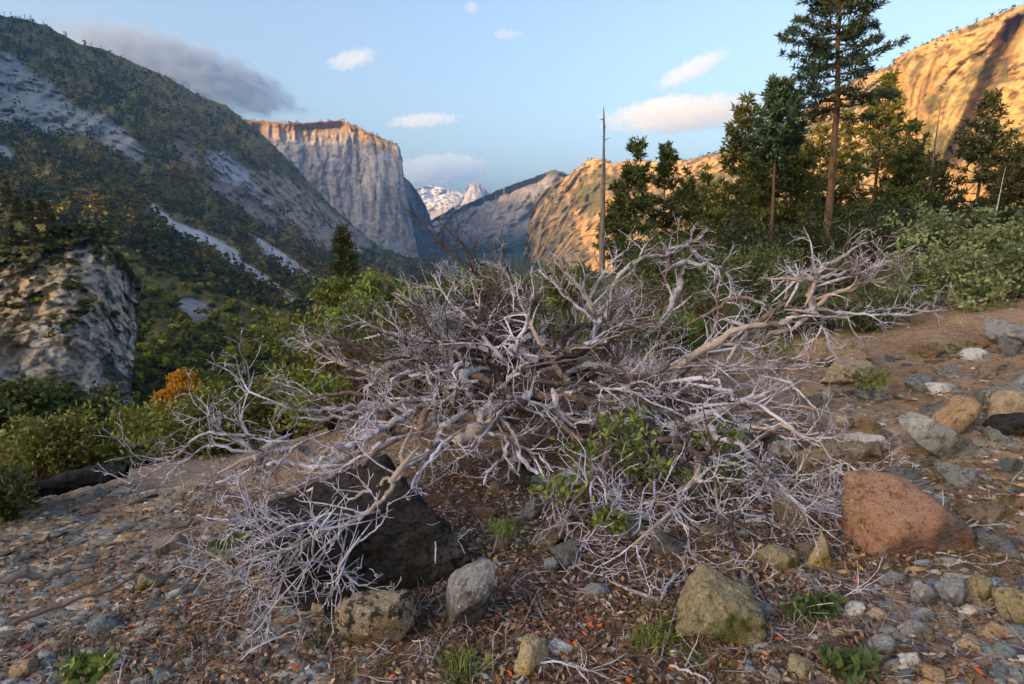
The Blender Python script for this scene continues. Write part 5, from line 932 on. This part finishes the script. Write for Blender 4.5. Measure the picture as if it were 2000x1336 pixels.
def dead_shrub():
    root = empty('dead_shrub', at(960, 880, 4.0)); org = np.array(root.location)
    big = []; P8, R8, ids, lens, cnt = [], [], [], [], []
    for k, (pts, Y0, Y1, r0, r1, ns, dk) in enumerate(LIMBS):
        if pts[0][0] < 790 and max(p[1] for p in pts) > 985 and min(p[1] for p in pts) > 870: Y0 *= .93; Y1 *= .96
        P, r = limb_points(pts, Y0, Y1, r0, r1, at(1010, 800, 4.2) if np.hypot(pts[0][0] - 1010, pts[0][1] - 800) > 60 else None); big.append((P, r, dk)); Q, L = resample(P, 10); P8.append(Q); R8.append(np.interp(np.linspace(0, 1, 10), np.linspace(0, 1, len(r)), r)); ids.append(k); lens.append(min(L, .9)); cnt.append(ns)
    g = np.random.default_rng(5); K = len(big)
    # limbs in the tangle that cannot be traced singly: they leave the stump in all directions
    for j in range(146):
        a = g.uniform(0, 6.28); px = g.uniform(660, 1330) if j < 80 else g.uniform(1300, 1560) if j < 92 else g.uniform(1080, 1690) if j < 118 else g.uniform(660, 1080); py = g.uniform(560, 860) if j < 80 else g.uniform(690, 930) if j < 92 else g.uniform(850, 1060) if j < 118 else g.uniform(515, 640); Y = g.uniform(3.9, 5.4) if (py < 760 and j < 92) else g.uniform(3.5, 4.2) if j < 92 else hit_many([px], [py])[0][1] - g.uniform(.05, .5) if j < 118 else g.uniform(4.3, 5.0)
        e = at(px, py, Y); s0 = at(g.uniform(850, 1180), g.uniform(700, 850), g.uniform(3.9, 4.6)) if (j < 92 or j >= 118) else at(g.uniform(1150, 1450), g.uniform(780, 860), g.uniform(3.7, 4.1)); t = np.linspace(0, 1, 9)[:, None]; m = (s0 + e) / 2 + rdir(1, g)[0] * .25
        s0 = s0 + (e - s0) * .25
        P = (1 - t) ** 2 * s0 + 2 * t * (1 - t) * m + t * t * e + g.normal(size=(9, 3)) * .022; gz = ground_z(P[:, 0], P[:, 1], False) + .01; P[:, 2] = np.maximum(P[:, 2], gz)
        rb = g.uniform(.009, .030); r = rb * (1 - .75 * t[:, 0]); big.append((P, r, int(g.uniform() < .38))); Q, L = resample(P, 10); P8.append(Q); R8.append(np.interp(np.linspace(0, 1, 10), np.linspace(0, 1, 9), r)); ids.append(K + j); lens.append(min(L, 1.0)); cnt.append(8)
    P8, R8, ids, lens, cnt = np.array(P8), np.array(R8), np.array(ids), np.array(lens), np.array(cnt)
    cnt = (cnt * 1.05).astype(int) + 1; P1, R1, i1, l1 = shoots(P8, R8, ids, lens, cnt, 7, 1, wig=.30, up=.06, lf=(.22, .55), lo=.3)
    P2, R2, i2, l2 = shoots(P1, R1, i1, l1, 3, 6, 2, wig=.32, up=.05, lf=(.35, .75), rf=.7)
    P3, R3, i3, l3 = shoots(P2, R2, i2, l2, 1, 4, 3, wig=.34, up=.04, lf=(.4, .8), rf=.75)
    for k, (P, r, dk) in enumerate(big):
        b = mk('branch', *tubes((P - org)[None], r[None] * (1 + .16 * fbm(xyz(np.arange(len(r)) * .5, k, 0), 2, 3))[None], 8), darkM if dk else (woodM, lilacM, woodM, lilacM, tanM, woodM, lilacM, brownM)[(k * 5 + k // 8) % 8], root, smooth=True)
        parts = [tubes(a_[m] - org, q[m], sd) for a_, q, m, sd in ((P1, R1, i1 == k, 5), (P2, R2, i2 == k, 4), (P3, R3, i3 == k, 3)) if m.any()]
        if parts:
            t_ = mk('twigs', *merge(parts), darkM if dk else (twigM, lilacM, twigM, lilacM, twigM, brownM, lilacM, twigM)[(k * 3 + k // 8) % 8], b, smooth=True); t_['kind'] = 'stuff'
    # stump
    V, F = tubes((np.array([at(1040, 800, 4.15), at(1030, 770, 4.15), at(1050, 745, 4.2), at(1100, 735, 4.25)]) - org)[None], np.array([[.11, .10, .075, .05]]), 10)
    V = V + .02 * nrm(V - V.mean(0)) * ridged(V * 9, 3, 5)[:, None]; mk('stump', V, F, darkM, root, smooth=True)
    tag(root, 'huge sprawling dead shrub of bleached grey branches', 'dead shrub')
dead_shrub()

# ------------------------------------------------------------------ fallen wood
def sticks():
    def stick(name, label, pts, Y0, Y1, r0, r1, m, ns, seed):
        P, r = limb_points(pts, Y0, Y1, r0, r1); o = empty(name, P[0]); mk('stem', *tubes((P - P[0])[None], r[None], 8), m, o, smooth=True); Q, L = resample(P, 10)
        if ns:
            A, B_, i_, l_ = shoots(Q[None], np.interp(np.linspace(0, 1, 10), np.linspace(0, 1, len(r)), r)[None], np.zeros(1, int), np.array([L]), ns, 7, seed); t = mk('twigs', *tubes(A - P[0], B_, 5), m, o, smooth=True); t['kind'] = 'stuff'
        tag(o, label, 'stick', 'fallen sticks')
    stick('fallen_stick', 'forked pale stick across the yellow lichened rock at the bottom edge', [(1008, 1335), (1040, 1305), (1076, 1287), (1120, 1300), (1152, 1335)], 1.85, 1.8, 3, 1.6, twigM, 5, 1)
    stick('fallen_stick', 'long thin stick running right from the forked pale stick', [(1080, 1284), (1140, 1305), (1180, 1320), (1215, 1338)], 1.88, 1.78, 2, 1, twigM, 4, 2)
    stick('fallen_stick', 'pale curved stick at the bottom edge below the half buried tan boulder', [(1308, 1300), (1340, 1306), (1380, 1325), (1398, 1342)], 1.85, 1.75, 4, 2, twigM, 3, 3)
    stick('fallen_stick', 'upright thin stick left of the half buried tan boulder', [(1290, 1290), (1305, 1240), (1318, 1190), (1336, 1150)], 1.9, 2.2, 1.6, 1, twigM, 2, 4)
    stick('fallen_stick', 'grey weathered pole lying on the left scree at the picture edge', [(-30, 1140), (20, 1132), (80, 1122), (140, 1112), (192, 1105)], 2.55, 2.75, 12, 6, greyM, 0, 5)
    stick('fallen_stick', 'brown thin pole on the scree below the grey weathered pole', [(20, 1220), (80, 1195), (150, 1172), (220, 1150), (262, 1128)], 2.25, 2.6, 6, 3, brownM, 0, 6)
    stick('fallen_stick', 'flat grey stick on the scree above the wooden chunk', [(318, 1032), (350, 1024), (385, 1018), (415, 1012)], 3.2, 3.25, 8, 5, greyM, 0, 7)
    stick('fallen_stick', 'thin stick near the bottom edge beside the round speckled boulder', [(810, 1300), (825, 1270), (842, 1245)], 1.95, 2.05, 2, 1.2, twigM, 1, 8)
    stick('fallen_stick', 'forked twig standing in the lower left grass', [(232, 1336), (236, 1310), (243, 1284)], 1.8, 1.9, 2, 1, twigM, 4, 9)
    stick('fallen_stick', 'thin twig on the lower left scree edge', [(470, 1290), (500, 1262), (540, 1245), (580, 1230)], 1.95, 2.05, 2, 1, twigM, 4, 10)
    # charred log
    pts = np.array([at(32, 972, 4.55), at(70, 962, 4.55), at(110, 952, 4.6), at(150, 940, 4.65), at(200, 929, 4.7), at(248, 925, 4.75)]); r = np.array([.012, .040, .050, .052, .045, .022]); P, _ = resample(pts, 60); rr = np.interp(np.linspace(0, 1, 60), np.linspace(0, 1, 6), r)
    V, F = tubes(P[None], rr[None], 28); V = V + nrm(V - np.repeat(P, 28, 0)) * (.035 * ridged(V * np.array([4, 16, 16]), 3, 61) + .018 * ridged(V * 24, 2, 62))[:, None]
    o = mk('charred_log', V - P[0], F, material('charcoal', (.022, .02, .02), .75, vary=[(30, (.07, .065, .065), .52, .68), (8, (.012, .011, .011), .45, .6)], bump=[(30, .02, .9), (110, .006, .8)]), smooth=False); o.location = P[0] + np.array([0, 0, .02]); tag(o, 'charred black log lying on the brow at the left', 'log')
    # squared wooden chunk
    c = at(330, 1064, 2.95); Pq, Fq = rockshape(333, 6, 24, .03, 4, .3, boxy=.62); Pq = (Pq * np.array([.135, .05, .045])) @ rot(0, -.28, .35).T; o = mk('wood_chunk', Pq, Fq, greyM, smooth=True); o.location = c; tag(o, 'short squared chunk of grey weathered timber on the left scree', 'wood')
sticks()
# ------------------------------------------------------------------ living shrubs, sprigs, litter
def shrubs():
    g = np.random.default_rng(88)
    # the big green shrub on the right
    b = stand(1890, 8.2); lob = [(0, 0, .75, .75, .7, .65), (.7, .1, .9, .7, .7, .7), (-.55, -.1, .5, .6, .5, .5), (1.25, .2, 1.0, .8, .7, .8), (.25, -.35, .4, .7, .5, .45), (-.1, .4, 1.0, .6, .6, .5), (.9, -.4, .45, .7, .5, .5), (1.7, 0, .7, .6, .6, .7)]
    z = float(at(1890, 640, 8.2)[2]) + .05; lob = [tuple(1.14 * v for v in q) for q in lob]; lob = [(q[0] + g.normal() * .3, q[1] + g.normal() * .2, q[2] + g.normal() * .2, q[3] * .62, q[4] * .62, q[5] * .55) for q in lob for _ in (0, 1)]; tw, lf = leafy(lob, 640, 28, .064, .044, (.07, .10, .04), (.30, .34, .16), 501, cr=.17, stem_r=.03, base=(.3, 0, -.1), up=.5); plant('green_shrub', (b[0], b[1], z), tw, lf, 'large grey green leafy shrub at the right picture edge', 'shrub', wm=barkM, names=('stem', 'foliage'))
    sp = [ # px, py of foot, Y, size, label, tone
        (25, 1065, 4.3, .33, 'low green shrub cut by the left picture edge below the charred log', 0), (1640, 640, 9.5, .55, 'low green shrub behind the right fan of pale branches', 1), (1480, 605, 9.6, .85, 'green brush behind the middle of the right branch fan', 1), (1385, 610, 9.0, .85, 'green brush below the broad bushy conifer', 1),
        (1290, 590, 8.6, .75, 'green brush behind the tall curved pale branch', 1), (1560, 560, 15, 1.1, 'dark green brush left of the tallest pine foot', 2), (1700, 570, 14, 1.1, 'dark green brush right of the tallest pine foot', 2), (1440, 560, 17, 1.2, 'dark green brush under the slender pine', 2), (1320, 560, 15, .9, 'dark brush under the two thin young pines', 2), (1230, 550, 14, .7, 'brush at the foot of the lone-tuft pine', 2),
        (1790, 560, 13, 1.0, 'dark brush behind the large grey green shrub', 2), (640, 740, 8.5, .75, 'olive shrub left behind the dead shrub below the small pointed fir', 3), (720, 700, 7.5, .55, 'olive green shrub behind the left part of the dead shrub', 3), (820, 690, 6.6, .55, 'bright green shrub behind the dead shrub left of centre', 4), (930, 650, 6.6, .42, 'green shrub behind the centre of the dead shrub', 4), (1010, 640, 6.4, .36, 'green shrub behind the dead shrub right of the centre', 4),
        (560, 840, 7.0, .62, 'green shrub behind the left twigs of the dead shrub', 3), (470, 890, 6.4, .55, 'low green shrub on the brow behind the left twigs', 3), (370, 915, 6.2, .52, 'low olive shrub on the brow right of the charred log', 3), (270, 905, 7.2, .6, 'grey olive shrub behind the right end of the charred log', 3), (160, 915, 6.6, .5, 'olive shrub right behind the charred log', 3), (60, 930, 6.2, .55, 'olive shrub behind the left end of the charred log', 3), (650, 830, 6.0, .4, 'green shrub inside the left of the dead shrub', 4), (1120, 610, 8, .5, 'grey green brush behind the dead shrub below the bare snag', 3), (1690, 650, 7.5, .4, 'green plant on the bank right of the pale branch fan', 1), (1560, 640, 8, .5, 'green plant behind the forked pale branch', 1), (1190, 690, 5.6, .32, 'bright green plant in the upper middle of the dead shrub', 4), (1060, 690, 5.4, .22, 'green plant close to the dark stems in the centre', 4), (760, 750, 5.2, .3, 'green plant low in the left of the dead shrub', 4), (700, 610, 9, .5, 'yellow green shrub at the foot of the small pointed fir', 3), (880, 600, 6.2, .3, 'bright green plant below the dark forked stem', 4), (780, 620, 6.4, .34, 'bright green plant left of the dark forked stem', 4), (700, 660, 5.6, .28, 'bright leafy plant at the upper left of the dead shrub', 4), (980, 590, 6.4, .24, 'small green plant under the dark vertical stem', 4), (1330, 690, 5.4, .26, 'green plant right of the upper middle tangle', 4)]
    tones = [((.03, .045, .012), (.13, .13, .03)), ((.03, .05, .016), (.14, .15, .045)), ((.015, .025, .010), (.055, .062, .022)), ((.06, .075, .012), (.26, .25, .05)), ((.06, .10, .015), (.28, .34, .06))]
    for k, (px, py, Y, s, lb, tn) in enumerate(sp):
        c = at(px, py, Y); gzb = gz1(c[0], c[1]); c[2] = max(c[2], gzb); lob = [(g.normal() * .5 * s, g.normal() * .4 * s, s * g.uniform(.45, 1.0), s * g.uniform(.4, .7), s * .55, s * g.uniform(.35, .6)) for _ in range(6)]; lf_ = .028 + .0048 * Y if tn != 4 else .05
        tw, lf = leafy(lob, int(120 + 55 * s), 17, lf_ * 1.1, lf_ * (.45 if tn in (1, 2) else .62), *tones[tn], 520 + k, cr=.24, stem_r=.012 + .008 * s, base=(0, 0, min(-.1, gzb - c[2])), up=.5)
        plant('shrub', c, tw, lf, lb, 'shrub', 'living shrubs round the dead one', wm=barkM, names=('stem', 'foliage'))
    # sprigs growing up through the dead wood
    spr = [(1145, 880, 3.3, 'leafy sprig with pointed leaves left of the thick bent limb'), (1232, 878, 3.35, 'leafy sprig just below the thick bent limb'), (1212, 832, 3.5, 'leafy sprig left of the thick bent limb'), (1262, 925, 3.2, 'small leafy sprig below the sprig under the bent limb'), (1095, 965, 3.0, 'leafy sprig hanging over the long level branch'), (1195, 1015, 2.7, 'yellow green sprig in the litter below the long level branch'), (1382, 945, 3.1, 'bright sprig on the drooping centre right branch'), (1405, 935, 3.15, 'small bright sprig beside the drooping centre right branch'),
           (1400, 865, 3.5, 'green sprig behind the long right branches'), (1585, 1195, 2.15, 'dark green sprig near the cream rounded stone'), (1275, 1255, 1.98, 'grassy sprig at the foot of the half buried tan boulder'), (985, 1040, 2.65, 'moss green sprig on the moss capped rock'), (915, 1315, 1.85, 'grassy green sprig at the bottom edge below the tall boulder'), (1660, 1310, 1.85, 'dark green sprig at the bottom edge right of the yellow stone'), (180, 1310, 1.85, 'yellow green sprig at the bottom edge on the left'), (1520, 690, 4.4, 'green sprig inside the right fan of pale branches'), (1700, 750, 4.6, 'yellow green sprig on the brown bank'), (455, 1070, 2.5, 'ochre sprig at the edge of the low twig fan')]
    for k, (px, py, Y, lb) in enumerate(spr):
        gy = gY(px, py); Y = min(Y, gy - .02); c = at(px, py, Y); s = .11 if py < 1000 else .06; gr = 'grassy' in lb or 'moss' in lb
        gzb = gz1(c[0], c[1]); foot = max(-.3, gzb - c[2])
        tw, lf = leafy([(0, 0, 0, s * 1.2, s, s * .6), (s * .9, 0, s * .6, s * .8, s * .6, s * .5), (-s * .9, 0, s * .3, s * .8, s * .6, s * .4)], 22 if not gr else 40, 8, .05 if not gr else .05, .025 if not gr else .005, (.06, .095, .02), (.24, .28, .06) if 'dark' not in lb else (.07, .1, .04), 700 + k, cr=.35, stem_r=.0035, base=(0, 0, max(foot, -.10)), up=.6 if not gr else 1.5, nst=4, hollow=.1)
        plant('leafy_sprig', c, tw, lf, lb, 'plant', 'sprigs among the dead branches', wm=barkM, names=('stem', 'leaves'))
shrubs()
def litter():
    g = np.random.default_rng(99)
    def spots(n, px0, px1, py0, py1, dens=None):
        px = g.uniform(px0, px1, n); py = py0 + (py1 - py0) * g.uniform(0, 1, n); d = ray(px, py); d = d / d[:, 1:2]; Y = np.full(n, 3.0)
        for _ in range(12): P = EYE + d * Y[:, None]; h = P[:, 2] - ground_z(P[:, 0], P[:, 1], False); Y = np.clip(Y + h * .55 / np.maximum(.12, -d[:, 2]), 1.0, 12)
        P = EYE + d * Y[:, None]; ok = np.abs(P[:, 2] - ground_z(P[:, 0], P[:, 1], False)) < .05; P = P[ok]; P[:, 2] = ground_z(P[:, 0], P[:, 1]); return P
    # leaves
    P = np.concatenate([spots(26000, 830, 1720, 940, 1345), spots(10000, 350, 900, 950, 1345), spots(15000, 1480, 2350, 640, 1340), spots(12000, 0, 560, 950, 1345), spots(9000, 420, 1500, 780, 960)]); P = P[g.uniform(size=len(P)) < .15 + sstep(-.3, .3, fbm(P * np.array([2.2, 2.2, 0]), 3, 92))]; n = len(P); P[:, 2] += g.uniform(.002, .02, n)
    d = nrm(g.normal(size=(n, 3)) * np.array([1, 1, .3])); nn = nrm(g.normal(size=(n, 3)) * .5 + np.array([0, 0, 1])); V, F = quads(P, d, nn, g.uniform(.014, .042, n), g.uniform(.007, .022, n))
    pal = np.array([(.14, .075, .045), (.21, .13, .085), (.30, .205, .15), (.42, .34, .29), (.58, .11, .015), (.07, .04, .028), (.42, .25, .07)]); C = pal[g.choice(7, n, p=[.26, .24, .17, .09, .022, .188, .03])] * g.uniform(.6, 1.3, (n, 1))
    litM = material('dry_leaf', attr=True, rough=.8, trans=.1); tag(mk('leaf_litter', V, F, litM, col=np.repeat(C, 4, 0)), 'dry brown and russet leaf litter strewn over the ground', 'leaf litter', kind='stuff')
    # brushwood
    P = np.concatenate([spots(2600, 830, 1720, 900, 1345), spots(1400, 380, 900, 930, 1345), spots(1600, 1480, 2200, 650, 1340), spots(1500, 0, 520, 960, 1345), spots(2200, 560, 1500, 760, 960)]); n = len(P)
    a = g.uniform(0, 6.28, n); d = xyz(np.cos(a), np.sin(a), g.normal(0, .12, n)); L = .04 + .16 * g.uniform(0, 1, n) ** 2; pts = [P + np.array([0, 0, .008])]; bend = g.normal(size=(n, 3)) * .25
    for k in range(3):
        d = nrm(d + bend + g.normal(size=(n, 3)) * .2); q = pts[-1] + d * (L / 3)[:, None]; q[:, 2] = np.maximum(q[:, 2], ground_z(q[:, 0], q[:, 1], False) + .006); pts.append(q)
    V, F = tubes(np.stack(pts, 1), g.uniform(.0012, .0034, n)[:, None] * np.array([1, .9, .7, .3]), 3); C = np.array([(.38, .34, .36), (.15, .095, .07), (.22, .15, .15)])[g.choice(3, n, p=[.4, .35, .25])] * g.uniform(.6, 1.3, (n, 1))
    tag(mk('brushwood', V, F, material('brushwood', attr=True, rough=.85), col=np.repeat(C, 12, 0)), 'tangle of small fallen twigs on the ground round the dead shrub', 'twigs', kind='stuff')
    # moss and short grass
    P = np.concatenate([spots(1500, 1250, 1500, 1120, 1340), spots(1300, 1680, 2000, 920, 1130), spots(800, 840, 1010, 1270, 1345), spots(900, 100, 420, 1240, 1345), spots(700, 600, 760, 1190, 1340), spots(900, 1650, 1900, 650, 800), spots(600, 380, 520, 1090, 1160)]); keep = fbm(P / .16, 3, 77) > .02; P = P[keep]; ci = np.repeat(np.arange(len(P)), 3); n = len(ci)
    V, F = quads(P[ci] + g.normal(size=(n, 3)) * np.array([.01, .01, 0]), nrm(g.normal(size=(n, 3)) * .6 + np.array([0, 0, 1])), rdir(n, g), g.uniform(.012, .045, n), g.uniform(.002, .005, n)); C = lerp((.05, .07, .016), (.20, .19, .05), g.uniform(0, 1, n)) * 1.0
    tag(mk('moss_grass', V, F, leafM, col=np.repeat(C, 4, 0)), 'short moss and grass blades between the stones', 'grass', kind='stuff')
litter()
# ------------------------------------------------------------------ the air
def haze_box():
    x0, x1, y0, y1, z0, z1 = -12000, 12000, -9500, 22000, -190, 1750
    V = np.array([(x, y, z) for z in (z0, z1) for y in (y0, y1) for x in (x0, x1)], float)
    F = np.array([(0, 2, 3, 1), (4, 5, 7, 6), (0, 1, 5, 4), (2, 6, 7, 3), (0, 4, 6, 2), (1, 3, 7, 5)])
    m = bpy.data.materials.new('haze_air'); m.use_nodes = True; n = m.node_tree.nodes; n.clear()
    out = n.new('ShaderNodeOutputMaterial'); pv = n.new('ShaderNodeVolumePrincipled')
    pv.inputs['Color'].default_value = (.16, .42, 1.0, 1); pv.inputs['Density'].default_value = HAZE; pv.inputs['Anisotropy'].default_value = 0.0
    m.node_tree.links.new(pv.outputs[0], out.inputs['Volume'])
    tag(mk('haze', V, F, m), 'faint blue evening haze filling the valley air', 'haze', kind='stuff')
HAZE = 3.3e-5
haze_box()
def cloud(label, px, py, w, h, Y, dens, col, seed, ns=2.4, cut=.30, stretch=(1, 1, 1.6), tilt=0.0, aniso=.1):
    """one cloud: a closed domain with uneven density, thinning to nothing at its edge"""
    c = at(px, py, Y); s = Y / FPX; V, F = ico(4); o = mk('cloud', V, F, None); o.location = c; o.scale = (w * s / 2 * 1.15, w * s * .32, h * s / 2 * 1.15); o.rotation_euler = (0, -math.radians(tilt), 0)
    m = bpy.data.materials.new('cloud_vapour'); m.use_nodes = True; n = m.node_tree.nodes; l = m.node_tree.links; n.clear()
    out = n.new('ShaderNodeOutputMaterial'); pv = n.new('ShaderNodeVolumePrincipled'); pv.inputs['Color'].default_value = (*col, 1); pv.inputs['Anisotropy'].default_value = aniso
    tc = n.new('ShaderNodeTexCoord'); ln = n.new('ShaderNodeVectorMath'); ln.operation = 'LENGTH'; l.new(tc.outputs['Object'], ln.inputs[0])
    mp = n.new('ShaderNodeMapping'); mp.inputs['Location'].default_value = (seed * 3.7, seed * 1.3, seed * .7); mp.inputs['Scale'].default_value = (w / h * .55 * stretch[0], stretch[1], stretch[2] * .55); l.new(tc.outputs['Object'], mp.inputs[0])
    nz = n.new('ShaderNodeTexNoise'); nz.inputs['Scale'].default_value = ns; nz.inputs['Detail'].default_value = 9; nz.inputs['Roughness'].default_value = .64; l.new(mp.outputs[0], nz.inputs['Vector'])
    def math_(op, a, b):
        q = n.new('ShaderNodeMath'); q.operation = op
        for i, v in enumerate((a, b)):
            if isinstance(v, (int, float)): q.inputs[i].default_value = v
            else: l.new(v, q.inputs[i])
        return q.outputs[0]
    r2 = math_('POWER', ln.outputs['Value'], 2.0); v = math_('SUBTRACT', math_('MULTIPLY', nz.outputs[0], 1.9), math_('ADD', math_('MULTIPLY', r2, .75), cut))
    mr = n.new('ShaderNodeMapRange'); mr.inputs[1].default_value = 0.0; mr.inputs[2].default_value = .24; mr.inputs[4].default_value = dens; l.new(v, mr.inputs[0]); l.new(mr.outputs[0], pv.inputs['Density'])
    l.new(pv.outputs[0], out.inputs['Volume']); o.data.materials.append(m); m.cycles.homogeneous_volume = False if hasattr(m.cycles, 'homogeneous_volume') else False
    tag(o, label, 'cloud', 'evening clouds'); return o
cloud('large slate blue cloud bank above the forested mountainside', 352, 140, 450, 112, 13000, .0015, (.40, .48, .63), 1, 3.8, .42, tilt=-15)
cloud('small peach cloud right of the slate blue cloud bank', 688, 116, 96, 30, 13000, .0010, (1, 1, 1), 2, 2.2, .35, tilt=14)
cloud('thin flat peach cloud above the notch beside the great cliff', 826, 236, 140, 24, 14000, .0009, (1, 1, 1), 3, 2.2, .38, tilt=4)
cloud('grey flat cloud low over the snowy range', 858, 330, 190, 52, 17500, .0016, (.95, .96, 1), 4, 2.2, .34)
cloud('long puffy peach and grey cloud left of the broad bushy conifer', 1338, 224, 300, 62, 14000, .0009, (1, .95, .90), 5, 3.0, .36, tilt=3)
cloud('peach cloud with a slanting tail high above the long puffy cloud', 1350, 136, 140, 36, 13000, .0009, (1, .95, .90), 6, 2.8, .38, tilt=24)
cloud('tiny wisp of cloud at the top edge', 921, 15, 28, 20, 12000, .0016, (1, 1, 1), 7, 1.8, .36)
cloud('faint small wisp below the tiny top wisp', 990, 67, 56, 14, 12500, .0012, (1, 1, 1), 8, 1.8, .38)
